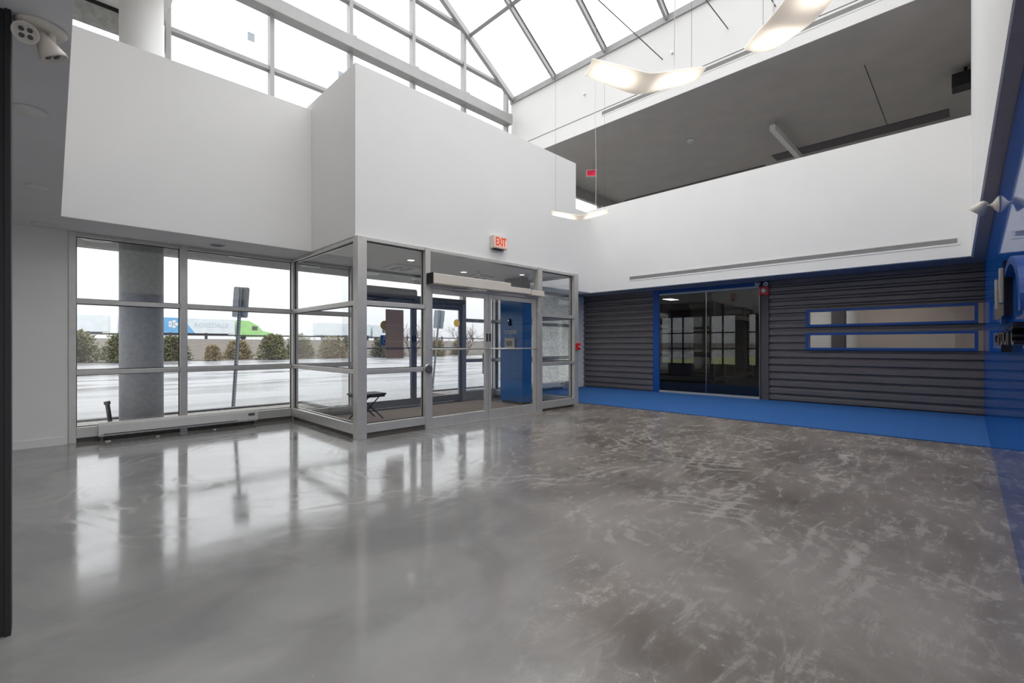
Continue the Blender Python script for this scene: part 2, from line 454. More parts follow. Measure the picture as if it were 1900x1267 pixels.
def text_mesh(name, body, size, m, parent, loc, rot, extrude=0.002, sx=1.0, align='CENTER', offset=0.0):
    cu = bpy.data.curves.new(name, 'FONT'); cu.body = body; cu.size = size; cu.extrude = extrude
    cu.align_x = align; cu.align_y = 'CENTER'; cu.resolution_u = 3; cu.offset = offset
    tmp = bpy.data.objects.new(name + '_tmp', cu); COL.objects.link(tmp)
    bpy.context.view_layer.update()
    me = bpy.data.meshes.new_from_object(tmp.evaluated_get(bpy.context.evaluated_depsgraph_get()))
    bpy.data.objects.remove(tmp)
    me.transform(Matrix.Diagonal((sx, 1, 1, 1)))
    me.materials.clear(); me.materials.append(m)
    o = bpy.data.objects.new(name, me); COL.objects.link(o)
    o.parent = parent; o.location = Vector(loc) - (world_loc(parent) if parent else Vector((0, 0, 0)))
    o.rotation_euler = rot
    return o

CH = 2.80       # height of the low ceilings
FY = 8.45       # line of the ground-floor window wall
UY = 11.0       # line of the upper window wall
BX = 10.95      # face of the rear balcony
PT = 5.08       # top of the balcony parapets
UC = 7.5        # ceiling of the upper floor
def wx(y): return 12.0 - 0.0285 * (y + 0.17)        # the ribbed wall runs at a slight angle

# ------------------------------------------------------------------ structure: floors, ceilings, walls
tag(MB().box(-5, 19.5, -0.6, 8.5, -0.2, 0).build('floor', M['floor'], base=(0, 0, 0)), kind='structure')
g = MB().box(-250, 400, 8.5, 47.0, -0.4, -0.1)
struct('ground_asphalt', g, M['asphalt'])
struct('ground_far', MB().box(-250, 400, -250, 8.5, -0.6, -0.25), M['asphalt'])
g = MB().prism([(0, 47.0, -0.1), (0, 60, 0.2), (0, 96, 2.35), (0, 130, 2.35), (0, 400, -3), (0, 400, -6), (0, 47.0, -6)], (650, 0, 0))
for p in g.v: p.x -= 250
struct('ground_verge', g, M['dry_grass'])
struct('ground_planter', MB().box(-5, 3.9, 8.62, 10.6, -0.4, 0.0), M['planter'])
g = MB().box(-5, 3.9, 10.6, 10.75, -0.4, 0.03); g.box(3.9, 4.02, 8.62, 10.75, -0.4, 0.03)
struct('trim_kerb', g, M['kerb'])
g = MB().box(7.3, 19, 8.75, 10.6, -0.4, 0.0)
struct('ground_planter', g, M['planter'])
g = MB().box(7.2, 19, 10.6, 10.75, -0.4, 0.03)
struct('trim_kerb', g, M['kerb'])

g = MB().box(-5, 0.063, -0.6, FY, CH, 3.3); g.box(0.063, 2.93, 7.5, FY, CH, 3.3)
struct('ceiling_left', g, M['soffit'])
struct('ceiling_entrance', MB().box(2.93, 7.9, 5.97, FY, CH, CH + .011), M['wall'])
struct('ceiling_right', MB().box(7.9, BX, 7.75, 8.6, CH, 3.3), M['soffit'])
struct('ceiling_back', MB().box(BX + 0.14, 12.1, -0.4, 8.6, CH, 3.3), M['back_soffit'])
struct('ceiling_room', MB().box(12.1, 19.5, -0.6, 11, CH, 3.3), M['soffit'])
struct('ceiling_canopy', MB().box(-5, 19.5, FY + 0.15, 11.1, 3.02, 3.3), M['concrete'])
struct('wall_window_head', MB().box(-5, 12.1, FY, FY + 0.15, CH, 3.3), M['wall'])

# parapets and volumes round the hall
struct('wall_left_parapet', MB().box(-0.09, 0.063, -0.6, 7.5, 3.3, PT), M['wall'])
g = MB().box(-0.09, 2.93, 7.5 - 0.004, 7.65, CH + 0.004, PT)
struct('wall_front_parapet', g, M['wall'])
struct('wall_entrance', MB().box(2.93, 7.9, 5.97, FY, CH + 0.012, 5.18), M['wall'])
struct('wall_right_parapet', MB().box(7.9, BX, 7.75 - 0.004, 7.9, CH + 0.004, PT), M['wall'])
struct('wall_back_balcony', MB().box(BX, BX + 0.14, -0.01, 7.9, CH + 0.002, 5.18), M['wall'])
g = MB().box(BX, BX + 0.02, -0.4, UY, UC, 9.6)
struct('wall_back_upper', g, M['wall'])
struct('trim_eave', MB().box(BX - 0.05, BX + 0.02, -0.2, UY, 9.42, 9.6), M['alu_white'], 0.004)
struct('trim_reveal', MB().box(BX - 0.006, BX + 0.01, -0.2, UY, 7.935, 7.95), M['dark_grey'])
# upper right wall, seen edge on, and the low glossy blue wall under it
def rw(x): return -0.17 + (x - 12.0) * 0.0036
def uw(x): return -0.005 + (x - 10.95) * 0.0156
for xa, xb, za, zb in ((5.6, BX, CH, 9.6), (-5, 5.6, CH, 5.3), (-5, 5.6, 9.2, 9.6)):
    struct('wall_right_upper', MB().prism([(xb, uw(xb), za), (xa, uw(xa), za), (xa, -0.45, za), (xb, -0.45, za)], (0, 0, zb - za)), M['wall'])
r = sempty('window_61', (.3, -.35, 5.3))  # unseen window added in the upper right wall to light the hall
MB().box(-5, 5.6, -.35, -.342, 5.3, 9.2).build('pane', M['glass_roof'], r)
for x in (-3.2, -1.4, .4, 2.2, 4.0): MB().box(x - .045, x + .045, -.42, -.28, 5.3, 9.2).build('mullion', M['alu_white'], r)
r = sempty('window_62', (-1.9, -.5, 0))  # unseen ground-floor window added behind the camera to brighten the hall
MB().box(-5, 1.2, -.5, -.492, 0.1, CH).build('pane', M['glass'], r)
for x in (-3.5, -1.9, -.3, 1.15): MB().box(x - .045, x + .045, -.57, -.43, 0, CH).build('mullion', M['alu'], r)
MB().box(-5, 1.2, -.57, -.43, 0, .1).build('sill', M['alu'], r)
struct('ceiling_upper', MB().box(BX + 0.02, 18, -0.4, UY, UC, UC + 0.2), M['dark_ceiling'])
g = MB().prism([(12.1, rw(12.1), 0), (1.2, rw(1.2), 0), (1.2, -0.55, 0), (12.1, -0.55, 0)], (0, 0, CH + 0.001))
struct('wall_right', g, M['blue_gloss'])
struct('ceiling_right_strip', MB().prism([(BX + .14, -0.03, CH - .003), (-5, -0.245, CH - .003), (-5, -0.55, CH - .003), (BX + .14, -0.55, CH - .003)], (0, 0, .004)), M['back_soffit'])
# unseen glazed gable on the camera side, added to let light in
r = sempty('window_60', (6.22, -0.3, 9.6))
MB().prism([(1.5, -0.3, 9.6), (BX, -0.3, 9.6), (6.22, -0.3, 12.6)], (0, 0.008, 0)).build('pane', M['glass_roof'], r)
for x in (3.4, 5.2, 7.1, 8.9): MB().box(x - .045, x + .045, -.4, -.25, 9.6, 12.6 - abs(x - 6.22) * .63).build('mullion', M['alu_white'], r)
MB().box(1.5, BX, -.4, -.2, 9.55, 9.65).build('sill', M['alu_white'], r)
# rest of the shell
struct('wall_left', MB().box(-5.2, -5, -0.6, FY, 0, CH), M['wall'])
g = MB().box(-5, 0.14, 8.38, 8.6, 0, CH)
struct('wall_front', g, M['wall'])
struct('baseboard_front', MB().box(-5, 0.10, 8.362, 8.38, 0, 0.1), M['wall'])
struct('wall_left_upper', MB().box(-5.2, -5, -0.6, UY, 3.3, UC), M['wall'])
struct('wall_rear_upper', MB().box(-5, 1.2, -0.6, -0.45, CH, 5.3), M['wall'])
struct('ceiling_left_upper', MB().box(-5, 1.5, -0.6, UY, 7.42, 7.6), M['wall'])
struct('wall_left_high', MB().box(1.38, 1.5, -0.4, UY, 7.6, 9.6), M['wall'])
struct('wall_upper_far', MB().box(18, 18.2, -0.4, UY, 3.3, UC + 0.2), M['wall'])
struct('wall_upper_near', MB().box(BX + 0.14, 18, -0.6, -0.4, 3.3, UC), M['wall'])
# window wall end piece by the ribbed wall
struct('wall_front_right', MB().box(11.05, 12.1, 8.55, 8.75, 0, CH), M['wall'])
# black post next to the camera on the left
g = MB().box(-0.42, -0.139, 3.05, 3.12, 0, CH)
g.box(-0.155, -0.134, 3.035, 3.135, 0, CH)
o = tag(g.build('steel_post', M['black'], bevel=0.003), 'black floor to ceiling post at the left edge, under the low ceiling', 'post')
# room behind the ribbed wall
struct('floor_room', MB().box(12.06, 19, -0.6, 11.0, 0.0, 0.012), M['dark_carpet'])
struct('wall_room_right', MB().box(12.2, 19, -0.6, -0.35, 0, CH), M['beige'])
struct('wall_room_partition', MB().box(15.0, 15.15, -0.35, 2.05, 0.012, CH), M['beige'])
struct('wall_room_column', MB().box(15.5, 15.8, 2.08, 2.43, 0.012, CH), M['wall'])
struct('wall_room_recess', MB().box(15.9, 16.0, 2.5, 2.85, 0.012, CH), M['dark_grey'])
struct('wall_room_bright', MB().box(16.0, 16.15, 2.85, 4.0, 0.012, CH), M['wall'])
g = MB().box(19, 19.2, -0.6, 11, 0, 0.5); g.box(19, 19.2, -0.6, 11, 2.5, CH)
for a, b in ((-0.6, 5.8), (6.1, 6.55), (7.55, 8.2), (10.2, 11.0)): g.box(19, 19.2, a, b, 0.5, 2.5)
struct('wall_room_far', g, M['beige'])
struct('wall_room_front', MB().box(12.1, 19, 10.9, 11.0, 0, CH), M['beige'])
def grid_window(name, x, ys, zs):
    r = sempty(name, (x, ys[0], zs[0]))
    f = MB()
    for y in ys: f.box(x - 0.03, x + 0.03, y - 0.025, y + 0.025, zs[0], zs[-1])
    f.build('window_frame', M['dark_steel'], r)
    f = MB()
    for z in zs: f.box(x - 0.028, x + 0.028, ys[0], ys[-1], z - 0.025, z + 0.025)
    f.build('rail', M['dark_steel'], r)
    MB().box(x - 0.004, x + 0.004, ys[0], ys[-1], zs[0], zs[-1]).build('pane', M['glass'], r)
grid_window('window_20', 19.05, [8.2, 8.7, 9.2, 9.7, 10.2], [0.5, 1.15, 1.8, 2.5])
grid_window('window_21', 19.05, [6.55, 7.05, 7.55], [0.5, 1.15, 1.8, 2.5])
grid_window('window_22', 19.05, [5.8, 6.1], [0.5, 1.15, 1.8, 2.5])
struct('ground_lawn', MB().box(24, 400, -200, 20, -0.5, -0.08), mat('lawn', srgb(150, 158, 96), 0.95, var=0.2, scale=0.6))

# ------------------------------------------------------------------ blue carpet strip
o = MB().prism([(8.38, rw(8.38) + .001, 0.002), (wx(-0.168) - .03, -0.170, 0.002), (wx(8.5) - .03, 8.5, 0.002), (8.38, 8.5, 0.002)], (0, 0, 0.010)).build('carpet_runner', M['carpet'])
tag(o, 'wide bright blue carpet strip on the floor along the ribbed wall', 'carpet')

# ------------------------------------------------------------------ ribbed charcoal wall
def rib_profile(z0, z1, pitch=0.168, depth=0.042):
    zs = []
    k = int(math.floor(z0 / pitch)) - 1
    pts = []
    while k * pitch < z1 + pitch:
        b = k * pitch
        pts += [(b + 0.0, 0), (b + 0.022, depth), (b + 0.104, depth), (b + 0.138, 0)]
        k += 1
    def at(z):
        for (a, da), (b, db) in zip(pts, pts[1:]):
            if a <= z <= b:
                return da + (db - da) * (z - a) / max(b - a, 1e-6)
        return 0
    out = [(z0, at(z0))] + [p for p in pts if z0 + 1e-4 < p[0] < z1 - 1e-4] + [(z1, at(z1))]
    return out
def ribbed(mb, ya, yb, z0, z1):
    pr = rib_profile(z0, z1)
    back = -0.06
    n = len(pr)
    v = []
    for y in (ya, yb):
        v += [(wx(y) - d, y, z) for z, d in pr]
        v += [(wx(y) - back, y, z) for z, d in pr]
    f = []
    for i in range(n - 1):
        f.append((i, i + 1, 2 * n + i + 1, 2 * n + i))
        f.append((n + i, 3 * n + i, 3 * n + i + 1, n + i + 1))
        f.append((i, n + i, n + i + 1, i + 1)); f.append((2 * n + i, 2 * n + i + 1, 3 * n + i + 1, 3 * n + i))
    f.append((0, 2 * n, 3 * n, n)); f.append((n - 1, 2 * n - 1, 4 * n - 1, 3 * n - 1))
    mb._add(v, f)
SLOT_Y = (-0.10, 2.60); SLOTS = ((1.19, 1.565), (1.70, 2.08))
g = MB(); ribbed(g, 6.24, 8.55, 0.04, CH)
struct('wall_back_left', g, M['corr'])
g = MB()
ribbed(g, SLOT_Y[1], 3.34, 0.04, CH)
ribbed(g, -0.2, SLOT_Y[1], 0.04, SLOTS[0][0]); ribbed(g, -0.2, SLOT_Y[1], SLOTS[0][1], SLOTS[1][0]); ribbed(g, -0.2, SLOT_Y[1], SLOTS[1][1], CH)
struct('wall_back_right', g, M['corr'])
struct('trim_wall_base', MB().prism([(wx(3.34) - .005, 3.34, 0), (wx(-.17) - .005, -.17, 0), (wx(-.17) + .06, -.17, 0), (wx(3.34) + .06, 3.34, 0)], (0, 0, .04)), M['dark_grey'])
struct('trim_wall_base', MB().prism([(wx(8.5) - .005, 8.5, 0), (wx(6.24) - .005, 6.24, 0), (wx(6.24) + .06, 6.24, 0), (wx(8.5) + .06, 8.5, 0)], (0, 0, .04)), M['dark_grey'])
for i, (z0, z1) in enumerate(SLOTS):
    r = sempty('window_%d' % (10 + i), (wx(1.2), 1.2, z0))
    g = MB(); a, b = SLOT_Y[0], SLOT_Y[1]; t = 0.05
    for (ya, yb, za, zb) in ((a, b, z0, z0 + t), (a, b, z1 - t, z1), (a, a + t, z0 + t, z1 - t), (b - t, b, z0 + t, z1 - t)):
        g.prism([(wx(ya) - .075, ya, za), (wx(yb) - .075, yb, za), (wx(yb) + .12, yb, za), (wx(ya) + .12, ya, za)], (0, 0, zb - za))
    g.build('window_frame', M['blue'], r)
    MB().prism([(wx(a), a, z0), (wx(b), b, z0), (wx(b) + .008, b, z0), (wx(a) + .008, a, z0)], (0, 0, z1 - z0)).build('pane', M['glass'], r)

# ------------------------------------------------------------------ dark sliding glass door in the ribbed wall
D0, D1 = 3.54, 6.06
r = sempty('door_1', (wx(4.8), 4.8, 0))
def slab(mb, ya, yb, za, zb, fr, bk):
    mb.prism([(wx(ya) - fr, ya, za), (wx(yb) - fr, yb, za), (wx(yb) + bk, yb, za), (wx(ya) + bk, ya, za)], (0, 0, zb - za))
g = MB(); slab(g, D1, 6.24, 0, CH, 0.05, 0.14); slab(g, D0, D1, 2.70, CH, 0.02, 0.10)
g.build('door_frame', M['blue'], r, 0.004)
g = MB(); slab(g, D0, D1 - 0.01, 2.655, 2.70, 0.045, 0.06); g.build('track', M['sign_back'], r)
g = MB(); slab(g, D0, D1 - 0.01, 0.012, 0.065, 0.045, 0.06); g.build('threshold', M['alu'], r)
for ya, yb, off in ((D0 + .01, 4.80, 0.0), (4.80, D1 - .02, 0.02)):
    g = MB(); slab(g, ya, yb, 0.065, 2.655, off - 0.0, 0.012 - off); p = g.build('door_leaf', M['glass_dark'], r)
g = MB(); slab(g, 4.79, 4.81, 0.065, 2.655, 0.02, 0.02); g.build('meeting_strip', M['chrome'], r)
g = MB(); slab(g, D0, D0 + .02, 0.065, 2.655, 0.02, 0.02); g.build('meeting_strip', M['chrome'], r)
g = MB(); slab(g, 3.34, 3.54, 0.0, CH, 0.03, 0.12)
slab(g, 3.52, 3.54, 0.0, CH, 0.07, 0.12); slab(g, 3.34, 3.36, 0.0, CH, 0.07, 0.12)
g.build('door_post', M['dark_grey'], r, 0.003)

# ------------------------------------------------------------------ window frames of the hall
def rail_x(mb, x0, x1, y, z, h=0.065, d=0.11): mb.box(x0, x1, y - d / 2, y + d / 2, z - h / 2, z + h / 2)
RAILS = (0.93, 1.885)
def gasket_x(r, x0, x1, y, a, b):
    g = MB(); t = .009
    g.box(x0, x0 + t, y - .004, y + .012, a, b); g.box(x1 - t, x1, y - .004, y + .012, a, b)
    g.box(x0 + t, x1 - t, y - .004, y + .012, a, a + t); g.box(x0 + t, x1 - t, y - .004, y + .012, b - t, b)
    g.build('gasket', M['black'], r)
def gasket_y(r, y0, y1, x, a, b):
    g = MB(); t = .009
    g.box(x - .008, x + .008, y0, y0 + t, a, b); g.box(x - .008, x + .008, y1 - t, y1, a, b)
    g.box(x - .008, x + .008, y0 + t, y1 - t, a, a + t); g.box(x - .008, x + .008, y0 + t, y1 - t, b - t, b)
    g.build('gasket', M['black'], r)
def bay_x(name, x0, x1, y, sill=(0.06, 0.20), m=None, post=0.05, rails=RAILS, pane=None, head=2.80):
    """one bay of the window wall, running along x"""
    m = m or M['alu']
    r = sempty(name, ((x0 + x1) / 2, y, 0.0))
    MB().box(x0, x1, y - .06, y + .06, sill[0], sill[1]).build('sill', m, r, 0.004)
    if sill[0] > 0: MB().box(x0, x1, y - .03, y + .05, 0, sill[0]).build('base', M['base_dark'], r)
    MB().box(x0, x1, y - .055, y + .055, head - .05, head).build('head', m, r, 0.003)
    for z in rails:
        g = MB(); rail_x(g, x0, x1, y, z); g.build('rail', m, r, 0.004)
    zs = [sill[1]] + list(rails) + [head - .05]
    for i, (a, b) in enumerate(zip(zs, zs[1:])):
        MB().box(x0, x1, y + .01, y + .016, a + (.03 if i else 0), b - (.03 if i < len(zs) - 2 else 0)).build('pane', pane or M['glass'], r)
        gasket_x(r, x0, x1, y + .01, a + (.033 if i else 0), b - (.033 if i < len(zs) - 2 else 0))
    return r
def bay_y(name, y0, y1, x, sill=(0.06, 0.20), m=None, rails=RAILS, pane=None, head=2.80):
    m = m or M['alu']
    r = sempty(name, (x, (y0 + y1) / 2, 0.0))
    MB().box(x - .06, x + .06, y0, y1, sill[0], sill[1]).build('sill', m, r, 0.004)
    if sill[0] > 0: MB().box(x - .03, x + .03, y0, y1, 0, sill[0]).build('base', M['base_dark'], r)
    MB().box(x - .055, x + .055, y0, y1, head - .05, head).build('head', m, r, 0.003)
    for z in rails: MB().box(x - .055, x + .055, y0, y1, z - .033, z + .033).build('rail', m, r, 0.004)
    zs = [sill[1]] + list(rails) + [head - .05]
    for i, (a, b) in enumerate(zip(zs, zs[1:])):
        MB().box(x - .003, x + .003, y0, y1, a + (.03 if i else 0), b - (.03 if i < len(zs) - 2 else 0)).build('pane', pane or M['glass'], r)
        gasket_y(r, y0, y1, x, a + (.033 if i else 0), b - (.033 if i < len(zs) - 2 else 0))
    return r
bay_x('window_1', 0.215, 1.345, FY)
bay_x('window_2', 1.435, 2.955, FY)
def post(x0, x1, y0, y1, m=None, z1=CH):
    o = MB().box(x0, x1, y0, y1, 0, z1).build('trim_post', m or M['alu'], bevel=0.004); o['kind'] = 'structure'
post(0.14, 0.215, FY - .09, FY + .07)
post(1.345, 1.435, FY - .08, FY + .07)
post(2.955, 3.05, FY - .08, FY + .07)
# entrance vestibule
post(2.93, 3.065, 5.90, 6.04)
bay_y('window_3', 6.04, FY - .08, 3.0)
bay_x('window_4', 3.065, 4.03, 5.97, sill=(0.08, 0.20))
post(4.03, 4.12, 5.90, 6.03)
post(6.62, 6.74, 5.90, 6.03)
bay_x('window_5', 6.74, 7.76, 5.97, sill=(0.05, 0.19))
post(7.76, 7.90, 5.90, 6.04)
bay_y('window_6', 6.04, 8.38, 7.84)
# outer wall of the vestibule
bay_x('window_7', 3.05, 4.03, FY, sill=(0.0, 0.14))
post(4.03, 4.12, FY - .07, FY + .06)
post(6.76, 6.86, FY - .07, FY + .06)
bay_x('window_8', 6.86, 7.78, FY, sill=(0.0, 0.22))
post(7.78, 7.90, FY - .07, FY + .06)
# windows to the right of the vestibule
bay_x('window_9', 7.90, 11.05, 8.6, sill=(0.0, 0.2), pane=M['frosted'])

def double_door(name, y, xa, xb, xm, zt, m, side=-1):
    r = sempty(name, ((xa + xb) / 2, y, 0))
    MB().box(xa, xb, y - .06, y + .06, zt, zt + .09).build('door_header', m, r, 0.003)
    MB().box(xa, xb, y - .055, y + .055, CH - .05, CH).build('head', m, r, 0.003)
    MB().box(xa, xb, y + .0, y + .006, zt + .09, CH - .05).build('pane', M['glass'], r)
    MB().box(xa, xb, y - .07, y + .07, 0.0, 0.014).build('threshold', m, r)
    for x0, x1 in ((xa + .005, xm - .003), (xm + .003, xb - .005)):
        g = MB(); st = 0.065
        g.box(x0, x0 + st, y - .025, y + .025, .02, zt - .005); g.box(x1 - st, x1, y - .025, y + .025, .02, zt - .005)
        g.box(x0 + st, x1 - st, y - .025, y + .025, zt - .085, zt - .005); g.box(x0 + st, x1 - st, y - .025, y + .025, .02, .165)
        leaf = g.build('door_leaf', m, r, 0.003)
        MB().box(x0 + st, x1 - st, y - .003, y + .003, .165, zt - .085).build('pane', M['glass'], leaf)
        yb = y + side * .075
        g = MB().tube([(x0 + .02, y + side * .02, 1.235), (x0 + .02, yb, 1.235), (x1 - .02, yb, 1.235), (x1 - .02, y + side * .02, 1.235)], .013, 8)
        g.build('push_bar', m, leaf)
        # pull handle on the outer face
        hx = (x1 - .04) if x0 < xm - .5 else (x0 + .04)
        yo = y - side * .07
        if x0 < xm - .5 or True:
            g = MB().tube([(hx, y - side * .02, 1.15), (hx, yo, 1.15), (hx, yo, .80), (hx, y - side * .02, .80)], .012, 8)
            g.build('pull_handle', m, leaf)
        lx = (x1 - .05) if x0 < xm - .5 else (x0 + .01)
        MB().box(lx, lx + .04, y - .03, y + .03, 1.36, 1.5).build('lock', M['dark_steel'], leaf, .003)
    return r
double_door('door_2', 5.97, 4.12, 6.62, 5.365, 2.19, M['alu'])
double_door('door_3', FY, 4.12, 6.76, 5.46, 2.19, M['operator_and_backlit'])  # aluminium like the inner doors; backlit darkness is put into this greyer colour

# door operators
r = empty('door_operator', (5.3, 5.84, 2.24))
tag(r, 'long beige automatic door operator housing over the inner glass doors', 'door operator')
MB().box(4.06, 5.72, 5.74, 5.905, 2.235, 2.395).build('housing', M['cream'], r, 0.01)
MB().box(4.045, 4.06, 5.735, 5.905, 2.23, 2.40).build('end_cap', M['black'], r, 0.003)
MB().box(5.72, 6.30, 5.80, 5.905, 2.25, 2.345).build('cover_plate', M['cream'], r, 0.004)
g = MB().bar((4.75, 5.80, 2.225), (5.1, 5.70, 2.20), .03, .012); g.bar((5.1, 5.70, 2.20), (4.55, 5.90, 2.19), .03, .012)
g.build('arm', M['alu'], r)
r = empty('door_closer', (6.5, 5.86, 2.2))
tag(r, 'small beige door closer box with jointed arm above the right inner door leaf', 'door closer')
MB().box(6.305, 6.66, 5.78, 5.898, 2.23, 2.33).build('housing', M['cream'], r, 0.006)
g = MB().tube([(6.6, 5.84, 2.23), (6.64, 5.80, 2.18), (6.67, 5.86, 1.98), (6.62, 5.90, 1.90), (6.58, 5.90, 2.0)], .008, 6)
g.build('arm', M['alu'], r)
r = empty('door_operator', (4.9, 8.3, 2.24))
tag(r, 'dark grey automatic door operator housing above the outer glass doors', 'door operator')
MB().prism([(4.14, 8.385, 2.27), (4.14, 8.2, 2.27), (4.14, 8.2, 2.40), (4.14, 8.23, 2.46), (4.14, 8.385, 2.46)], (1.26, 0, 0)).build('housing', M['operator_and_backlit'], r, 0.01)
g = MB().bar((4.3, 8.25, 2.25), (4.7, 8.1, 2.22), .03, .015); g.bar((4.7, 8.1, 2.22), (4.5, 8.40, 2.2), .03, .015)
g.build('arm', M['black'], r)
MB().box(5.4, 6.76, 8.29, 8.385, 2.24, 2.34).build('cover_plate', M['operator_and_backlit'], r, 0.004)

# round push button on mullion
r = empty('push_button', (4.075, 5.88, 0.93))
tag(r, 'round chrome and black door push button on the post left of the inner doors', 'push button')
MB().lathe([(.075, 0), (.078, .012), (.070, .02)], (4.075, 5.9, .93), (0, -1, 0)).build('rim', M['chrome'], r)
MB().lathe([(.062, .0), (.062, .028), (.05, .034)], (4.075, 5.9, .93), (0, -1, 0)).build('plate', M['dark_grey'], r)

# stickers and cardboard on the doors
r = empty('cardboard_sheet', (4.985, 8.41, 1.04))
tag(r, 'brown cardboard panel taped inside the outer glass door', 'cardboard')
MB().box(4.78, 5.19, 8.405, 8.42, 1.03, 2.03).build('panel', M['cardboard'], r)
for z in (1.37, 1.70): MB().box(4.78, 5.20, 8.400, 8.405, z, z + .014).build('tape', M['tape'], r)
o = MB().lathe([(.095, 0), (.095, .004)], (4.77, 8.44, 1.70), (0, -1, 0)).build('round_sticker', M['yellow'])
tag(o, 'round yellow sticker half hidden behind the cardboard on the outer door', 'sticker')
o = MB().lathe([(.062, 0), (.062, .004)], (4.68, 5.963, 1.66), (0, -1, 0)).build('round_sticker', M['yellow'])
tag(o, 'round golden sticker on the glass of the left inner door leaf', 'sticker')
r = empty('accessibility_sticker', (4.76, 8.435, 1.34))
tag(r, 'small blue accessibility sticker beside the cardboard on the outer door', 'sticker')
MB().box(4.68, 4.84, 8.434, 8.438, 1.30, 1.50).build('backing', M['blue_sticker'], r, 0.0)
g = MB().lathe([(.012, 0), (.012, .003)], (4.76, 8.434, 1.47), (0, -1, 0), 12)
g.tube([(4.752, 8.432, 1.455), (4.755, 8.432, 1.41), (4.79, 8.432, 1.405), (4.805, 8.432, 1.36)], .006, 6)
g.tube([(4.76 + .035 * math.cos(a), 8.432, 1.375 + .035 * math.sin(a)) for a in [x * .3 + 2.2 for x in range(14)]], .005, 6)
g.build('wheelchair_symbol', M['white_ink'], r)
# exit sign on entrance volume
r = empty('exit_sign', (5.56, 5.91, 3.0))
tag(r, 'lit cream EXIT sign with red letters on the white wall above the inner doors', 'exit sign')
MB().box(5.42, 5.76, 5.87, 5.968, 3.0, 3.22).build('housing', M['cream'], r, 0.006)
MB().box(5.44, 5.74, 5.864, 5.87, 3.02, 3.20).build('face', M['exit_face'], r)
MB().box(5.47, 5.68, 5.89, 5.96, 2.985, 3.0).build('battery_base', M['black'], r)
text_mesh('lettering', 'EXIT', 0.20, M['red_letter'], r, (5.585, 5.861, 3.11), (PI / 2, 0, 0), 0.002, 0.62, offset=0.004)
# red pull station on end post
r = empty('fire_alarm_pull', (7.84, 5.87, 1.2))
tag(r, 'red fire alarm pull station on the last aluminium post of the vestibule', 'fire alarm')
MB().box(7.80, 7.90, 5.845, 5.90, 1.20, 1.34).build('body', M['red'], r, 0.008)
MB().box(7.825, 7.88, 5.835, 5.846, 1.255, 1.275).build('pull_bar', M['white_pl'], r, 0.002)

# blue box column in vestibule with intercom
r = empty('pillar_cladding', (7.35, 7.25, 0))
tag(r, 'tall square blue clad pillar inside the glass vestibule', 'pillar')
MB().box(7.22, 7.52, 6.9, 7.6, 0.05, 2.38).build('cladding', M['pillar'], r, 0.004)
MB().box(7.25, 7.50, 6.93, 7.57, 0.0, 0.05).build('plinth', M['dark_grey'], r)
g = MB().box(7.25, 7.50, 6.93, 7.57, 2.38, 2.70); g.box(7.28, 7.49, 6.98, 7.52, 2.70, 2.8)
g.build('upper_casing', M['dark_grey'], r)
text_mesh('lettering', 'PLEASE RING BELL\nFOR ASSISTANCE', 0.048, M['white_ink'], r, (7.216, 7.27, 1.585), (PI / 2, 0, -PI / 2), 0.001, 1.0, offset=0.001)
o = text_mesh('lettering', '\u25bc', 0.03, M['white_ink'], r, (7.216, 7.27, 1.5), (PI / 2, 0, -PI / 2), 0.001)
r = empty('intercom_panel', (7.2, 7.27, 1.22))
tag(r, 'beige intercom panel with slotted grille on the blue pillar', 'intercom')
MB().box(7.185, 7.22, 7.12, 7.42, 1.22, 1.46).build('plate', M['cream'], r, 0.005)
g = MB()
for k in range(6): g.box(7.182, 7.186, 7.19 + k * .032, 7.205 + k * .032, 1.28, 1.39)
g.build('grille', M['dark_grey'], r)
r = empty('door_camera', (7.19, 7.28, 1.74))
tag(r, 'small chrome and black camera unit above the lettering on the blue pillar', 'camera')
MB().box(7.18, 7.22, 7.25, 7.31, 1.73, 1.88).build('housing', M['black'], r, 0.008)
MB().lathe([(.024, 0), (.02, .012), (.01, .016)], (7.18, 7.28, 1.84), (-1, 0, 0)).build('lens', M['chrome'], r)

# entrance mat and folding stool
o = MB().box(3.25, 7.1, 6.35, 8.2, 0.001, 0.009).build('entrance_mat', M['mat'])
tag(o, 'brown ribbed mat on the vestibule floor between the two door pairs', 'mat')
r = empty('folding_stool', (3.86, 7.42, 0))
tag(r, 'black folding stool behind the corner post inside the vestibule', 'stool')
g = MB().box(3.58, 4.12, 7.22, 7.62, .435, .465); g.build('seat', M['black'], r, 0.008)
for ya in (7.24, 7.57): MB().box(3.60, 4.10, ya, ya + .03, .40, .435).build('seat_frame', M['black'], r)
for y in (7.27, 7.57):
    for a, b in ((3.66, 4.06), (4.02, 3.62)):
        MB().tube([(a, y, .42), (b + .02 * (1 if b > a else -1), y, 0.021)], .011, 8).build('leg', M['black'], r)
MB().tube([(3.84, 7.27, .22), (3.84, 7.57, .22)], .008, 6).build('stretcher', M['black'], r)
o = MB().box(6.45, 6.56, 8.22, 8.3, .012, .055).build('door_wedge', M['dark_grey'], bevel=.004)
tag(o, 'small dark door wedge on the floor in front of the outer right door', 'door wedge')

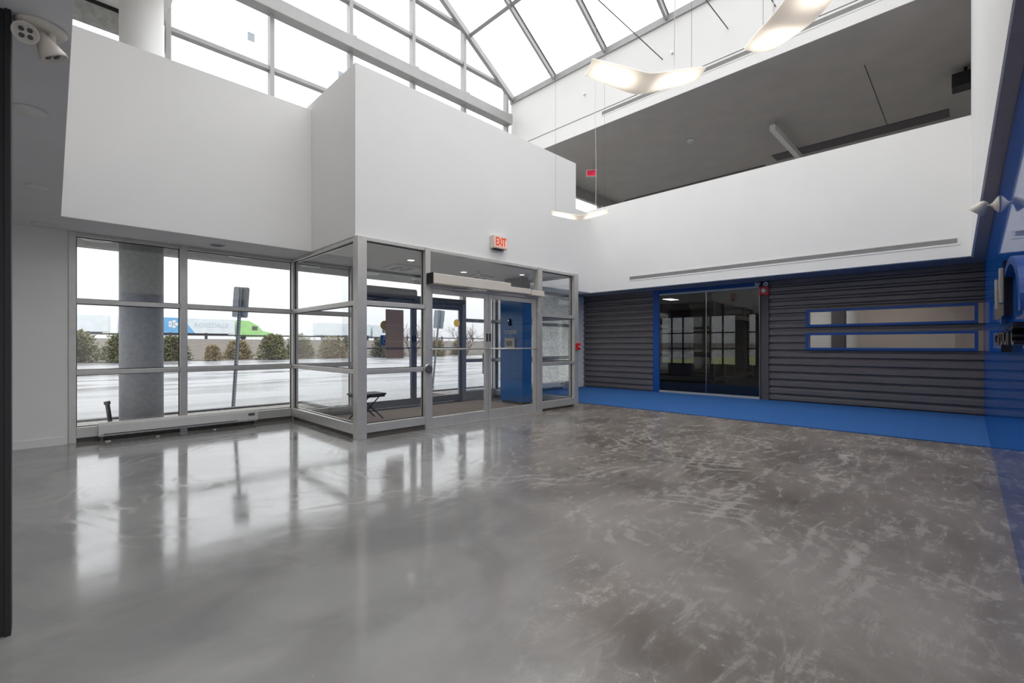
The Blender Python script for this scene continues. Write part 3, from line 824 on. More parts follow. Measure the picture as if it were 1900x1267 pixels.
# vestibule ceiling fittings
def diffuser(x, y, label):
    r = empty('ceiling_diffuser', (x, y, CH))
    tag(r, label, 'air diffuser', 'square diffusers on the vestibule ceiling')
    s = .27; t = .07
    g = MB().box(x - s, x + s, y - s, y - s + t, CH - .045, CH); g.box(x - s, x + s, y + s - t, y + s, CH - .045, CH)
    g.box(x - s, x - s + t, y - s + t, y + s - t, CH - .045, CH); g.box(x + s - t, x + s, y - s + t, y + s - t, CH - .045, CH)
    g.box(x - .025, x + .025, y - s + t, y + s - t, CH - .045, CH - .01); g.box(x - s + t, x + s - t, y - .02, y + .02, CH - .045, CH - .01)
    g.build('frame', M['white_pl'], r, .003)
    MB().box(x - s + t, x + s - t, y - s + t, y + s - t, CH - .008, CH - .002).build('louvre_recess', M['dark_grey'], r)
diffuser(4.72, 7.72, 'white square air diffuser on the vestibule ceiling, left of the sprinkler')
diffuser(6.56, 7.65, 'white square air diffuser on the vestibule ceiling, nearer the blue pillar')
def downlight(x, y, label, z=CH, rad=.075, lit=True, name='downlight', ring=None, group=None, face=None):
    r = empty(name, (x, y, z)); tag(r, label, 'downlight', group)
    MB().lathe([(rad, 0), (rad, -.006), (rad * .86, -.009), (rad * .84, -.001)], (x, y, z), (0, 0, 1), 24).build('trim_ring', ring or M['white_pl'], r)
    MB().lathe([(rad * .84, -.002), (rad * .8, -.008)], (x, y, z), (0, 0, 1), 24).build('lens', face or (M['light'] if lit else M['soffit']), r)
    return r
downlight(4.46, 6.98, 'lit round downlight in the vestibule ceiling near the left diffuser')
downlight(5.95, 7.35, 'lit round downlight in the vestibule ceiling beside the sprinkler')
downlight(7.05, 6.75, 'lit round downlight in the vestibule ceiling over the blue pillar', rad=.06)
def sprinkler(x, y, z, label, axis=(0, 0, -1), group=None):
    r = empty('sprinkler_head', (x, y, z)); tag(r, label, 'sprinkler', group)
    MB().lathe([(.04, 0), (.04, .006), (.015, .012)], (x, y, z), axis, 16).build('escutcheon', M['white_pl'], r)
    a = Vector(axis); p = Vector((x, y, z))
    g = MB().tube([p, p + a * .06], .011, 8); g.lathe([(.028, .075), (.028, .08)], p, axis, 12)
    g.build('nozzle', M['chrome'], r)
sprinkler(6.1, 7.05, CH, 'chrome sprinkler head hanging from the vestibule ceiling')

# ------------------------------------------------------------------ left low ceiling fittings
for i, (x, y, l) in enumerate(((-.106, 4.24, 'round plain cover ring in the low left ceiling, nearest to the camera'),
                 (-.11, 6.23, 'round plain cover ring in the low left ceiling, middle of three'),
                 (-.11, 8.10, 'round plain cover ring in the low left ceiling, farthest, over the wall'))):
    r = empty('ceiling_speaker', (x, y, CH)); tag(r, l, 'ceiling speaker', 'round covers in the low left ceiling')
    MB().lathe([(.08, 0), (.08, -.012), (.074, -.018), (0.0, -.018)], (x, y, CH), (0, 0, 1), 28).build('cover', M['white_pl'], r)
downlight(1.74, 8.0, 'dark unlit round downlight in the ceiling strip over the left windows', rad=.11, lit=False, ring=M['soffit'], face=M['black'])
# twin head emergency light
ex, ey = -0.04, 3.10
r = empty('emergency_light', (ex, ey, CH))
tag(r, 'cream twin-head emergency light on the low left ceiling beside the black post', 'emergency light')
b = MB().lathe([(.09, 0), (.09, -.012), (.078, -.028), (.05, -.034), (0, -.035)], (ex, ey, CH), (0, 0, 1), 32).build('base', M['cream'], r)
def spot_head(p, d, par, m=M['cream'], s=1.0):
    h = MB().lathe([(0.0, -.05 * s), (.016 * s, -.048 * s), (.028 * s, -.02 * s), (.045 * s, .03 * s), (.047 * s, .04 * s), (.042 * s, .042 * s), (.038 * s, .034 * s), (0.0, .030 * s)], p, d, 24)
    hd = h.build('lamp_head', m, par)
    q = Vector(d).normalized(); P = Vector(p) + q * .034 * s
    rr = q.cross(Vector((0, 0, 1))).normalized(); uu = rr.cross(q)
    g = MB()
    for a, bb in ((-1, -1), (1, -1), (-1, 1), (1, 1)): g.lathe([(.011 * s, -.004), (.009 * s, .003), (0, .004)], P + (rr * a + uu * bb) * .014 * s, d, 10)
    g.build('bulbs', M['dark_grey'], hd)
    return hd
spot_head((-.085, 3.03, CH - .085), (-.1, -1.0, -.45), r, s=.98)
spot_head((-.018, 3.06, CH - .105), (.5, .1, -.95), r, s=1.15)
MB().tube([(-.09, 3.05, CH - .02), (-.095, 3.05, CH - .07)], .014, 8).build('swivel', M['cream'], r)
MB().tube([(-.005, 3.07, CH - .02), (-.005, 3.07, CH - .08)], .014, 8).build('swivel', M['cream'], r)

# baseboard heaters
def heater(x0, x1, y, label, name='baseboard_heater'):
    r = empty(name, ((x0 + x1) / 2, y, 0.0)); tag(r, label, 'heater')
    MB().prism([(x0, y, .06), (x0, y - .06, .06), (x0, y - .075, .09), (x0, y - .075, .21), (x0, y - .04, .245), (x0, y, .245)], (x1 - x0, 0, 0)).build('casing', M['white_pl'], r, .003)
    g = MB()
    n = int((x1 - x0 - .2) / .1)
    for k in range(n): g.box(x0 + .06 + k * .1, x0 + .145 + k * .1, y - .07, y - .045, .055, .064)
    g.box(x0 + .05, x1 - .3, y - .079, y - .074, .085, .097)
    g.build('grille', M['dark_grey'], r)
    MB().box(x1 - .14, x1 - .05, y - .078, y - .074, .15, .19).build('control_plate', M['dark_grey'], r)
    for xx in (x0 + .02, x1 - .05): MB().box(xx, xx + .03, y - .05, y - .005, 0, .06).build('foot', M['base_dark'], r)
heater(0.43, 2.38, FY - .085, 'long white baseboard heater under the left windows')
heater(8.6, 10.6, 8.6 - .085, 'white baseboard heater on the blue carpet, seen through the vestibule glass')
# debris along the heater
for k, (x, y, s) in enumerate(((.52, 8.20, .03), (1.05, 8.16, .022), (1.75, 8.2, .02))):
    g = MB().prism([(x - s, y, .0), (x + s * .3, y - s, 0), (x + s, y + s * .4, 0), (x, y + s, 0)], (0, 0, s * .5))
    tag(g.build('rubble_chip', M['cream']), 'small pale plaster chip on the floor by the heater, ' + ('near its left end', 'under its middle', 'towards its right end')[k], 'debris')

# ------------------------------------------------------------------ linear vents of the balcony and upper wall
def linear_vent(y0, y1, z0, z1, label):
    r = empty('linear_vent', (BX, (y0 + y1) / 2, z0)); tag(r, label, 'vent')
    f = .03
    g = MB().box(BX - .008, BX, y0 - f, y1 + f, z1, z1 + f); g.box(BX - .008, BX, y0 - f, y1 + f, z0 - f, z0)
    g.box(BX - .008, BX, y0 - f, y0, z0, z1); g.box(BX - .008, BX, y1, y1 + f, z0, z1)
    g.build('frame', M['wall'], r)
    MB().box(BX - .002, BX, y0, y1, z0, z1).build('recess', M['vent'], r)
    g = MB()
    n = 5
    for k in range(n):
        z = z0 + (k + .5) * (z1 - z0) / n
        g.box(BX - .007, BX - .001, y0, y1, z - .0035, z + .0035)
    g.build('slats', M['vent'], r)
linear_vent(0.16, 6.48, 3.045, 3.13, 'long grey linear vent near the bottom of the white balcony wall')
linear_vent(0.1, 7.36, 7.78, 7.88, 'long grey linear vent high on the wall above the balcony opening')
for y, z, l in ((7.95, 8.6, 'chrome sidewall sprinkler on the high white wall, the farther of the pair'), (5.27, 8.6, 'chrome sidewall sprinkler on the high white wall, the nearer of the pair')):
    sprinkler(BX - .001, y, z, l, (-1, 0, 0))
# ------------------------------------------------------------------ upper floor fittings
r = empty('exit_sign', (12.9, 9.1, 7.0))
tag(r, 'small lit pink-red EXIT sign under the dark upper ceiling', 'exit sign')
g = MB().box(-.17, .17, -.03, .03, 0, .24); g.build('housing', M['cream'], r, .004, local=True)
g = MB().box(-.14, .14, -.036, -.03, .03, .21); g.build('face', M['exit_red'], r, local=True)
t = text_mesh('lettering', 'EXIT', .19, M['exit_dark'], r, (0, 0, 0), (PI / 2, 0, 0), .002, .62, offset=0.003); t.location = (0, -.037, .12)
MB().tube([(0, 0, .24), (0, 0, .5)], .012, 8).build('stem', M['cream'], r, local=True)
r.rotation_euler = (0, 0, -0.9)
r = empty('linear_light', (15.3, 3.83, 7.2))
tag(r, 'long white unlit linear light fitting below the dark upper ceiling', 'light fitting')
MB().box(13.9, 16.8, 3.76, 3.90, 7.17, 7.33).build('body', M['white_pl'], r, .006)
for x in (14.2, 16.4): MB().tube([(x, 3.83, 7.33), (x, 3.83, 7.5)], .01, 6).build('stem', M['wire'], r)
r = empty('ceiling_camera', (13.64, 6.0, 7.5))
tag(r, 'small white dome sensor on the dark upper ceiling', 'ceiling sensor')
MB().lathe([(.09, 0), (.09, -.03), (.07, -.05)], (13.64, 6.0, 7.5), (0, 0, 1), 20).build('base', M['white_pl'], r)
MB().lathe([(.06, -.05), (.05, -.09), (.025, -.11), (0, -.115)], (13.64, 6.0, 7.5), (0, 0, 1), 20).build('dome', M['sign_back'], r)
r = empty('projector', (14.4, .08, 7.0)); tag(r, 'black box unit hanging under the dark ceiling beside the right white wall', 'projector')
MB().box(14.2, 14.6, -.15, .3, 7.05, 7.35).build('body', M['black'], r, .01); MB().tube([(14.4, .08, 7.35), (14.4, .08, 7.5)], .03, 10).build('stem', M['black'], r)
struct('trim_ceiling_joint', MB().box(12.7, 17.2, 1.655, 1.67, UC - .004, UC), M['black'])
g = MB().box(16.6, 17.2, .4, 4.6, UC - .02, UC); g.box(17.3, 17.36, 5, 10.5, UC - .03, UC)
struct('trim_ceiling_slot', g, M['dark_grey'])

# ------------------------------------------------------------------ pieces on the ribbed wall door post
r = empty('fire_alarm_bell', (wx(3.44) - .07, 3.44, 2.5))
tag(r, 'red fire alarm horn strobe on the post right of the dark glass door', 'fire alarm')
bx = wx(3.44) - .045
MB().box(bx - .05, bx + .0, 3.33, 3.54, 2.47, 2.68).build('body', M['red'], r, .01)
MB().lathe([(.055, 0), (.05, .02), (.02, .03)], (bx - .05, 3.44, 2.58), (-1, 0, 0), 20).build('strobe', M['white_pl'], r)
r = empty('emergency_light', (bx, 3.46, 2.76))
tag(r, 'small white twin-head emergency light above the red alarm on the door post', 'emergency light')
MB().box(bx - .02, bx + .0, 3.36, 3.54, 2.72, 2.79).build('base', M['black'], r, .004)
for y, d in ((3.55, (-.6, .7, -.35)), (3.40, (-.8, -.45, -.4))):
    spot_head((bx - .08, y, 2.74), d, r, M['white_pl'], 1.15)

# ------------------------------------------------------------------ wall spotlight on the blue wall
r = empty('wall_spotlight', (6.17, rw(6.17), 2.60))
tag(r, 'small grey-white spotlight sticking out near the top of the blue wall', 'spotlight')
wy = rw(6.17)
MB().lathe([(.075, 0), (.075, .01), (.05, .03), (.018, .05), (.014, .06)], (6.17, wy, 2.60), (0, 1, 0), 28).build('wall_plate', M['cream'], r)
MB().tube([(6.17, wy + .05, 2.60), (6.17, wy + .085, 2.605)], .010, 8).build('arm', M['cream'], r)
MB().lathe([(0, -.06), (.02, -.056), (.038, -.035), (.046, -.005), (.07, .055), (.068, .057), (.035, .015), (0, .005)], (6.19, wy + .125, 2.60), (.2, .7, -.8), 28).build('lamp_head', M['cream'], r)

# ------------------------------------------------------------------ raised logo and lettering on the blue wall
r = empty('wall_logo', (4.4, rw(4.4), 1.45))
tag(r, 'raised blue arch and dark block logo on the glossy blue wall', 'logo')
def arch(x0, x1, z0, h, w, yb, yf, n=28):
    cx = (x0 + x1) / 2; rx = (x1 - x0) / 2
    pts = [(cx + rx * math.cos(a), z0 + h * math.sin(a)) for a in [PI * k / n for k in range(n + 1)]]
    inn = [(cx + (rx - w[0]) * math.cos(a), z0 + (h - w[1]) * math.sin(a)) for a in [PI * k / n for k in range(n + 1)]]
    g = MB(); nn = len(pts); v = []
    for y in (yb, yf): v += [(x, y, z) for x, z in pts] + [(x, y, z) for x, z in inn]
    f = []
    for i in range(nn - 1):
        o = 2 * nn
        f += [(i, i + 1, nn + i + 1, nn + i), (o + i, o + nn + i, o + nn + i + 1, o + i + 1), (i, o + i, o + i + 1, i + 1), (nn + i, nn + i + 1, o + nn + i + 1, o + nn + i)]
    f += [(0, nn, 3 * nn, 2 * nn), (nn - 1, 3 * nn - 1, 4 * nn - 1, 2 * nn - 1)]
    return g._add(v, f)
arch(3.1, 5.1, 1.46, .355, (.14, .04), rw(3.8) - .01, rw(3.8) + .04).build('arch', M['blue'], r)
g = MB().prism([(4.45, rw(5.2) - .01, 1.50), (4.45, rw(5.2) - .01, 1.86), (5.1, rw(5.2) - .01, 1.82), (6.4, rw(5.2) - .01, 1.80), (6.0, rw(5.2) - .01, 1.50)], (0, .05, 0))
g.build('block', M['letter_black'], r)
for x in (5.55, 4.75):
    MB().prism([(x, rw(5.2) + .04, 1.60), (x - .05, rw(5.2) + .04, 1.84), (x + .05, rw(5.2) + .04, 1.84)], (0, .012, 0)).build('accent_bar', M['white_pl'], r)
r = empty('wall_lettering', (4.4, rw(4.4), 1.25))
tag(r, 'row of raised gloss black letters under the logo on the blue wall', 'lettering')
text_mesh('letters', 'carport', 0.215, M['letter_black'], r, (4.5, rw(4.6) + .02, 1.365), (PI / 2, 0, PI), 0.03, 3.7)
for k in (0,):
    o = MB().prism([(2.66, rw(2.7), 1.38), (2.66, rw(2.7), 1.44), (2.74, rw(2.7), 1.445), (2.72, rw(2.7), 1.38)], (0, .004, 0)).build('paint_chip', M['white_pl'])
    tag(o, 'small white chipped patch on the blue wall below the arch', 'paint chip')

# ------------------------------------------------------------------ upper window wall (clerestory) and gable
MX = [1.56, 3.41, 5.24, 7.05, 8.86, 10.67]
RX = 6.22; RZ = 12.62; SL = (RZ - 9.6) / (BX - RX)
def roof_z(x): return RZ - SL * abs(x - RX) if x >= RX else RZ - (RZ - 9.6) / (RX - 1.5) * (RX - x)
xs = MX + [BX]
for i, (a, b) in enumerate(zip(xs, xs[1:])):
    r = sempty('window_%d' % (30 + i), ((a + b) / 2, UY, 3.3))
    MB().box(a - .045, a + .045, UY - .13, UY + .05, 3.3, roof_z(a)).build('mullion', M['alu_white'], r, .004)
    zc = [3.3, 5.4, 7.4, 8.72]
    for z in (5.4, 7.4): MB().box(a + .045, b - .045, UY - .1, UY + .05, z - .045, z + .045).build('rail', M['alu_white'], r, .004)
    for z0, z1 in ((3.3, 5.36), (5.44, 7.36), (7.44, 8.7)): MB().box(a + .045, b - .045, UY, UY + .008, z0, z1).build('pane', M['glass_roof'], r)
    for z in (9.87, 10.96, 12.05):
        lo, hi = a + .045, b - .045
        # the rail ends where the sloping roof edge cuts it
        if z > max(roof_z(lo), roof_z(hi)): continue
        if roof_z(hi) < z: hi = RX + (RZ - z) / SL
        if roof_z(lo) < z: lo = RX - (RZ - z) / ((RZ - 9.6) / (RX - 1.5))
        MB().box(lo, hi, UY - .1, UY + .05, z - .045, z + .045).build('rail', M['alu_white'], r, .004)
    mid = [(x, roof_z(x)) for x in ([a + .04] + ([RX] if a < RX < b else []) + [b - .04])]
    pts = [(a + .04, UY, 8.85), (b - .04, UY, 8.85)] + [(x, UY, z - .05) for x, z in reversed(mid)]
    MB().prism(pts, (0, .008, 0)).build('pane', M['glass_roof'], r)
o = MB().box(1.5, 10.72, 10.68, UY - .02, 8.57, 8.87).build('trim_beam', M['alu_white'], bevel=.01); o['kind'] = 'structure'
g = MB()
for x in MX: g.box(x - .07, x + .07, 10.72, UY - .02, 8.87, 8.93)
struct('trim_beam_seat', g, M['alu_white'])
# window left of the clerestory and its concrete lintel
r = sempty('window_40', (-1.5, UY, 3.3))
MB().box(-5, 1.515, UY, UY + .008, 3.3, 6.96).build('pane', M['glass_roof'], r)
for x in (-2.5, -.6): MB().box(x - .04, x + .04, UY - .08, UY + .04, 3.3, 6.96).build('mullion', M['alu_white'], r)
struct('trim_lintel', MB().box(-5, 1.50, UY - .04, UY + .03, 6.96, 7.33), M['concrete'])
struct('trim_lintel_gap', MB().box(-5, 1.50, UY - .02, UY + .02, 7.33, 7.42), M['black'])
# upper storey windows beyond the back wall
r = sempty('window_41', (14.5, UY, 3.3))
MB().box(BX + .2, 18, UY, UY + .008, 3.3, 7.1).build('pane', M['glass_roof'], r)
for x in (11.2, 12.5, 14.3, 16.1): MB().box(x - .045, x + .045, UY - .1, UY + .05, 3.3, 7.1).build('mullion', M['alu_white'], r)
MB().box(BX + .2, 18, UY - .1, UY + .05, 7.1, UC).build('head', M['alu_white'], r)
# small square vents stuck on the clerestory panes
for x, z, l in ((3.02, 7.95, 'small grey square plate on the clerestory pane above the left parapet'), (5.02, 7.95, 'small grey square plate on the clerestory pane beside the corner of the entrance volume')):
    tag(MB().box(x - .07, x + .07, UY - .02, UY - .002, z - .09, z + .09).build('square_plate', M['sign_back'], bevel=.004), l, 'plate')

# skylight
r = sempty('window_50', (RX, 5.4, 9.6))
RY = [-0.08, 1.75, 3.58, 5.41, 7.24, 9.07, 10.87]
for side in (1, -1):
    ex_ = BX if side > 0 else 1.5
    d = Vector((ex_ - RX, 0, 9.6 - RZ)).normalized(); nrm = Vector((-d.z * side, 0, d.x * side)); nrm = nrm if nrm.z > 0 else -nrm
    for y in RY:
        w = .13 if y == RY[-1] else .07
        a = Vector((ex_, y, 9.6)) - nrm * .08; b = Vector((RX, y, RZ)) - nrm * .08
        MB().bar(a, b, w, .16, nrm).build('rafter', M['alu_white'], r)
        if y < RY[-1]:
            pass
    for k in (1 / 2.45,):
        p = Vector((ex_, 0, 9.6)).lerp(Vector((RX, 0, RZ)), k)
        p2 = Vector((ex_, 0, 9.6)).lerp(Vector((RX, 0, RZ)), .80)
        for q in (p, p2):
            MB().bar((q.x, -.08, q.z - .06), (q.x, UY, q.z - .06), .10, .06, nrm).build('purlin', M['alu_white'], r)
    for ya, yb in zip(RY, RY[1:]):
        v = [(ex_, ya, 9.6), (ex_, yb, 9.6), (RX, yb, RZ), (RX, ya, RZ)]
        MB().prism(v, (0, 0, .01)).build('pane', M['glass_roof'], r)
        for s in (-1, 1):   # dark gasket lines beside each rafter
            yy = (ya + .05) if s < 0 else (yb - .05)
            MB().bar(Vector((ex_, yy, 9.6)) - nrm * .01, Vector((RX, yy, RZ)) - nrm * .01, .018, .02, nrm).build('gasket', M['dark_grey'], r)
MB().bar((RX, -.2, RZ - .08), (RX, UY, RZ - .08), .16, .2).build('ridge_beam', M['alu_white'], r)
# tie rods across the hall
for y, l in ((5.54, 'thin dark tie rod high across the hall, farthest'), (3.94, 'thin dark tie rod high across the hall, middle'), (2.96, 'thin dark tie rod high across the hall, nearest')):
    tag(MB().tube([(1.5, y, 8.56), (BX, y, 8.56)], .012, 6).build('tie_rod', M['dark_steel']), l + ' of the three', 'tie rod', 'tie rods under the skylight')

# ------------------------------------------------------------------ round column (outside below, inside above)
def column(x, y, z0, z1, label):
    o = MB().lathe([(.30, z0), (.30, z1)], (x, y, 0), (0, 0, 1), 48).build('round_column', M['col_conc'])
    return tag(o, label, 'column')
column(1.07, 10.03, -0.05, 3.02, 'round grey concrete column outside, behind the left window')
o = column(1.07, 10.03, 3.3, 7.42, 'round pale column at the upper left, in front of the high windows')
o.data.materials[0] = M['wall']

# canopy ring lights outside
for i, (x, y, where) in enumerate(((.5, 10.05, 'left of the round column'), (2.56, 10.0, 'seen through the second left window'), (3.96, 10.15, 'seen through the side glass of the vestibule'), (5.4, 10.2, 'seen over the left outer door'), (6.75, 10.15, 'seen over the right outer door'))):
    rr = empty('canopy_downlight', (x, y, 3.02)); tag(rr, 'round white ring light in the outdoor canopy, ' + where, 'downlight', 'ring lights in the outdoor canopy')
    MB().lathe([(.20, 0), (.20, -.012), (.14, -.014), (.13, -.002)], (x, y, 3.02), (0, 0, 1), 32).build('trim_ring', M['white_pl'], rr)
    MB().lathe([(.13, -.003), (.06, -.006)], (x, y, 3.02), (0, 0, 1), 24).build('lens', M['sign_back'], rr)

# ------------------------------------------------------------------ wing pendants
def pendant(c, ang, label, span=.47, rise=.10, width=.30, tilt=0.0, top=11.0):
    r = empty('pendant_light', c, (0, 0, ang)); tag(r, label, 'pendant light', 'wing pendants')
    nu, nv = 24, 8
    def P(u, v):      # u -1..1 along span, v -1..1 across
        z = rise * (math.sqrt(u * u + .01) - .1) + .02 * (1 - v * v) * -1
        sweep = .03 * (1 - abs(u))
        w = width / 2 * (1 - .27 * abs(u) ** 2)
        return Vector((u * span, v * w + sweep, z + tilt * u))
    g = MB(); v = []
    for side in (0, 1):
        for i in range(nu + 1):
            for j in range(nv + 1):
                p = P(-1 + 2 * i / nu, -1 + 2 * j / nv)
                edge = min(1, (1 - abs(-1 + 2 * j / nv)) * 3) * min(1, (1 - abs(-1 + 2 * i / nu)) * 6)
                v.append(p + Vector((0, 0, side * (.008 + .022 * edge))))
    f = []; W = nv + 1; O = (nu + 1) * W
    for i in range(nu):
        for j in range(nv):
            a = i * W + j
            f.append((a, a + 1, a + W + 1, a + W)); f.append((O + a, O + a + W, O + a + W + 1, O + a + 1))
    for i in range(nu):
        f.append((i * W, (i + 1) * W, O + (i + 1) * W, O + i * W)); a = i * W + nv
        f.append((a, O + a, O + a + W, a + W))
    for j in range(nv):
        f.append((j, O + j, O + j + 1, j + 1)); a = nu * W + j
        f.append((a, a + 1, O + a + 1, O + a))
    g._add(v, f, True)
    g.build('lamp_shade', M['wing'], r, local=True)
    H = top - c[2]
    for u in (-.86, .86):
        p = P(u, 0); MB().tube([p, (p.x, p.y, H)], .0016, 5).build('suspension_wire', M['wire'], r, local=True)
    p = P(.55, 0)
    pts = [(p.x, p.y, p.z + .02)] + [(p.x + .008 * math.sin(k * 1.7), p.y, p.z + .1 + k * (H - p.z - .1) / 12) for k in range(13)]
    MB().tube(pts, .0035, 6).build('power_cord', M['white_pl'], r, local=True)
    return r
pendant((6.2, 4.6, 3.42), -PI / 4 - .12, 'glowing wing pendant hanging in front of the vestibule volume, farthest', tilt=.0)
pendant((3.41, 1.88, 3.44), -PI / 4 + .11, 'glowing wing pendant in the upper middle, seen full from below')
pendant((3.41, .78, 3.42), PI / 4 + .03, 'wing pendant cut off by the top edge, nearest to the camera')

# ------------------------------------------------------------------ outside: sign posts, pipe, shrubs, trees, trucks, guard rail
def signpost(loc, lean, rotz, label, h=2.45, plates=((.0, .0, .33, .45), (0, -.34, .33, .17))):
    r = empty('sign_post', loc, (lean[0], lean[1], rotz)); tag(r, label, 'sign post')
    g = MB(); 
    g.box(-.03, .03, -.008, .008, 0, h); g.box(-.03, -.022, -.03, .008, 0, h); g.box(.022, .03, -.03, .008, 0, h)
    g.build('post', M['sign_back'], r, local=True)
    g = MB().box(-.008, .008, -.0095, -.008, .08, h - .5)
    g.build('hole_strip', M['holes'], r, local=True)
    for dx, dz, w, hh in plates:
        pts = []
        rr = .035
        for cx, cz, a0 in ((w / 2 - rr, hh / 2 - rr, 0), (-w / 2 + rr, hh / 2 - rr, 90), (-w / 2 + rr, -hh / 2 + rr, 180), (w / 2 - rr, -hh / 2 + rr, 270)):
            for k in range(5):
                a = math.radians(a0 + k * 22.5); pts.append((dx + cx + rr * math.cos(a), .012, h - .2 + dz + cz + rr * math.sin(a)))
        MB().prism(pts, (0, .006, 0)).build('sign_plate', M['sign_back'], r, local=True)
signpost((2.72, 11.15, -.1), (0, .065, 0), -.75, 'leaning perforated metal post with blank sign backs, outside the second left window', 2.62)
signpost((9.1, 12.9, -.1), (0, .09, 0), -.75, 'second leaning sign post, seen through the vestibule doors', 2.6, ((0, -.02, .36, .42), (0, -.33, .34, .2)))
r = empty('vent_pipe', (.66, 9.9, 0), (0, -.12, 0)); tag(r, 'short black pipe stub in the planting bed left of the round column', 'pipe')
MB().tube([(0, 0, -.02), (0, 0, .36)], .03, 12).build('pipe', M['black'], r, local=True); MB().tube([(0, 0, .34), (0, 0, .39)], .042, 12).build('collar', M['black'], r, local=True)

def foliage(rad, h, n, seed, leafsize=.10):
    rnd = random.Random(seed); g = MB(); v = []; f = []
    for _ in range(n):
        a = rnd.uniform(0, 2 * PI); zz = rnd.random()
        rr = rad * (1 - .45 * zz ** 2) * math.sqrt(rnd.random()) * (0.8 + .3 * math.sin(3 * a + seed))
        p = Vector((rr * math.cos(a), rr * math.sin(a) * .8, zz * h * (1 - .25 * (rr / rad) ** 2)))
        d = Vector((rnd.uniform(-1, 1), rnd.uniform(-1, 1), rnd.uniform(-.2, 1))).normalized()
        e = d.cross(Vector((rnd.uniform(-1, 1), rnd.uniform(-1, 1), rnd.uniform(-1, 1)))).normalized()
        s = leafsize * rnd.uniform(.6, 1.6); o = len(v)
        v += [p, p + d * s * 1.2 + e * s * .4, p + d * s * 2.4, p + d * s * 1.2 - e * s * .4]; f.append((o, o + 1, o + 2, o + 3))
    g._add(v, f)
    return g
shrub_meshes = []
def shrub(loc, s, kind, label, seed):
    r = empty('evergreen_shrub', loc, (0, 0, seed)); tag(r, label, 'shrub', 'shrubs beyond the parking lot'); r.scale = (s, s, s)
    key = (kind, seed % 3)
    me = next((m for k, m in shrub_meshes if k == key), None)
    if me is None:
        o = foliage(1.6, 2.15, 4200, seed, .10).build('foliage', M['leaf'] if kind == 0 else M['leaf2'], r, local=True)
        t = MB()
        for k in range(7):
            a = k * .9; t.tube([(0, 0, 0), (.5 * math.cos(a), .5 * math.sin(a), .7), (1.1 * math.cos(a + .2), .9 * math.sin(a + .2), 1.5)], [.05, .03, .01], 5)
        s_ = t.build('stems', M['bark'], r, local=True)
        shrub_meshes.append((key, (o.data, s_.data)))
    else:
        for nm, d in zip(('foliage', 'stems'), me):
            o = bpy.data.objects.new(nm, d); COL.objects.link(o); o.parent = r
hx = [(-1.5, 1.05, 0), (1.2, 1.1, 0), (4.0, 1.0, 0), (7.4, .95, 0), (9.9, .6, 1), (12.5, .8, 1), (15.0, 1.05, 0), (18.0, 1.1, 0), (20.7, 1.0, 1), (23.6, 1.0, 0), (26.6, 1.0, 0), (29.2, .9, 1), (34.0, .9, 1), (39.5, .95, 1), (45.0, .9, 1), (51, .9, 1), (57, .9, 1)]
WH = ['at the far left edge of the window', 'left of the round column', 'just left of the round column', 'just right of the round column', 'low, right of the round column', 'low, left of the leaning sign', 'behind the leaning sign', 'right of the leaning sign', 'left of the vestibule corner', 'behind the vestibule side glass', 'at the right of the vestibule side glass', 'behind the corner post', 'behind the cardboard', 'between the outer door leaves', 'behind the second sign post', 'under the golden sticker', 'left of the blue pillar']
for i, ((x, s, k), w) in enumerate(zip(hx, WH)):
    shrub((x, 48.2 + (1.3 if i % 2 else -.9), -.05), s, k, ('olive green' if k == 0 else 'brown dry') + ' shrub beyond the lot, ' + w, i * 1 + 1)

def bare_tree_mesh(seed, h=5.2):
    rnd = random.Random(seed); g = MB()
    def grow(p, d, L, r, depth):
        if depth == 0 or L < .15: return
        q = p + d * L * .5 + Vector((rnd.uniform(-.06, .06), rnd.uniform(-.06, .06), 0)) * L
        e = q + (d + Vector((rnd.uniform(-.15, .15), rnd.uniform(-.15, .15), .1))).normalized() * L * .5
        g.tube([p, q, e], [r, r * .8, r * .6], 4, False)
        for _ in range(3 if depth > 2 else 3):
            nd = (d + Vector((rnd.uniform(-.75, .75), rnd.uniform(-.75, .75), rnd.uniform(-.1, .4)))).normalized()
            grow(e if rnd.random() < .6 else q, nd, L * rnd.uniform(.6, .85), r * .55, depth - 1)
    for k in range(4):
        a = rnd.uniform(0, 6.28)
        grow(Vector((.2 * math.cos(a), .2 * math.sin(a), 0)), Vector((.35 * math.cos(a), .35 * math.sin(a), 1)).normalized(), h * .32, .10, 5)
    return g
tm = []
TR = [(33.5, 52, 1.0, 'behind the left edge of the inner side pane'), (38, 53, .85, 'left of the cardboard'), (44.0, 54, 1.0, 'right of the cardboard'), (50, 55, .9, 'left of the second sign post'), (57, 55, 1.05, 'right of the second sign post'), (64, 56, 1.1, 'behind the golden sticker'), (73, 57, 1.15, 'left of the blue pillar'), (82, 58, 1.1, 'beside the blue pillar')]
for i, (x, y, s, w) in enumerate(TR):
    if i < 3:
        o = bare_tree_mesh(20 + i).build('bare_tree', M['bark'], base=(x, y, 0), local=True); tm.append(o.data)
    else:
        o = bpy.data.objects.new('bare_tree', tm[i % 3]); COL.objects.link(o); o.location = (x, y, 0)
    o.location.z = -.1; o.scale = (s * 1.25, s * 1.25, s * 1.0); o.rotation_euler = (0, 0, i * 1.3)
    tag(o, 'bare leafless tree beyond the lot, ' + w, 'tree', 'bare trees beyond the lot')

# guard rail along the road
r = empty('guard_rail', (30, 97, 2.35)); tag(r, 'long galvanised guard rail with posts along the raised road', 'guard rail')
g = MB().box(-40, 140, 96.9, 97.0, 2.95, 3.2); g.build('rail', M['dark_steel'], r)
for k in range(34): MB().box(-38 + k * 5.2, -37.6 + k * 5.2, 97, 97.2, 2.3, 3.45).build('post', M['dark_steel'], r)

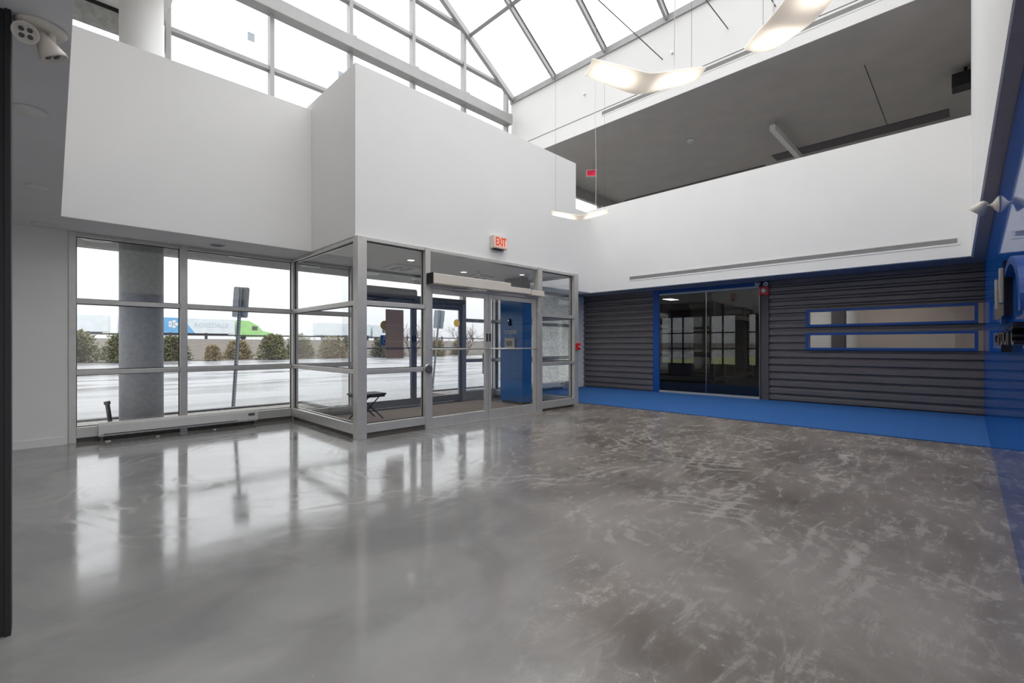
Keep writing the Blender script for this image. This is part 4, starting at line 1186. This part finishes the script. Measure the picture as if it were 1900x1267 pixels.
def wheels(r, xs, y, z, rad=.5):
    for x in xs: MB().lathe([(rad, 0), (rad, .3), (rad * .5, .32)], (x, y, z + rad), (0, -1, 0), 18).build('wheel', M['tyre'], r)
RZ0 = 2.35; RYD = 104.0
def truck(x0, x1, label, two_tone, cab):
    r = empty('semi_truck', (x0, RYD, RZ0)); tag(r, label, 'truck')
    t = MB().box(x0, x1, RYD, RYD + 2.5, RZ0 + 1.15, RZ0 + 4.05).build('trailer', M['truck_white'], r, .06)
    if two_tone:
        MB().prism([(x0 + .1, RYD - .02, RZ0 + 1.2), (x0 + 11.0, RYD - .02, RZ0 + 1.2), (x0 + 9.0, RYD - .02, RZ0 + 4.0), (x0 + .1, RYD - .02, RZ0 + 4.0)], (0, .02, 0)).build('blue_panel', M['truck_blue'], t)
        o = text_mesh('lettering', 'ROSEDALE', 1.2, M['sign_back'], t, (x0 + 13.7, RYD - .02, RZ0 + 2.7), (PI / 2, 0, 0), .005)
        g = MB()
        for k in range(5):
            a = k * 2 * PI / 5; g.lathe([(.32, 0), (.32, .02)], (x0 + 7.6 + .45 * math.cos(a), RYD - .02, RZ0 + 2.8 + .45 * math.sin(a)), (0, -1, 0), 12)
        g.build('emblem', M['truck_white'], t)
    MB().box(x0 + .5, x1 - 1, RYD + .4, RYD + 2.1, RZ0 + .9, RZ0 + 1.15).build('chassis', M['dark_steel'], r)
    if cab:
        m = cab
        g = MB().prism([(x1 + .6, RYD + .1, RZ0 + .6), (x1 + 7.0, RYD + .1, RZ0 + .6), (x1 + 7.0, RYD + .1, RZ0 + 1.5), (x1 + 5.2, RYD + .1, RZ0 + 1.9), (x1 + 4.4, RYD + .1, RZ0 + 2.9), (x1 + 2.6, RYD + .1, RZ0 + 3.9), (x1 + .6, RYD + .1, RZ0 + 4.0)], (0, 2.3, 0))
        c = g.build('cab', m, r, .06)
        MB().box(x1 + 3.2, x1 + 4.2, RYD + .06, RYD + .1, RZ0 + 2.0, RZ0 + 2.8).build('side_window', M['dark_grey'], c)
        wheels(r, (x1 + 1.6, x1 + 5.9), RYD + .4, RZ0)
    wheels(r, (x0 + 1.4, x0 + 2.6), RYD + .4, RZ0)
truck(8.0, 25.6, 'blue and white trailer pulled by a bright green cab on the raised road', True, M['truck_green'])
truck(-10, 6.9, 'white semi trailer on the raised road, at the far left of the view', False, None)
truck(42, 55, 'pale trailer on the raised road seen through the vestibule side glass', False, M['truck_white'])

# room lights behind ribbed wall: first shows in dark glass, others added as fill
for x, y, l in ((14.2, 6.9, 'lit rectangular ceiling panel behind the dark glass door'), (13.6, 1.4, 'added ceiling panel light filling the room behind the slot windows'), (14.7, 3.3, 'added ceiling panel light for the white wall seen through the slot windows')):
    r = empty('ceiling_panel_light', (x, y, CH)); tag(r, l, 'ceiling light')
    MB().box(x - .32, x + .32, y - .17, y + .17, CH - .02, CH).build('frame', M['white_pl'], r)
    MB().box(x - .29, x + .29, y - .14, y + .14, CH - .024, CH - .02).build('diffuser', M['room_light'], r)
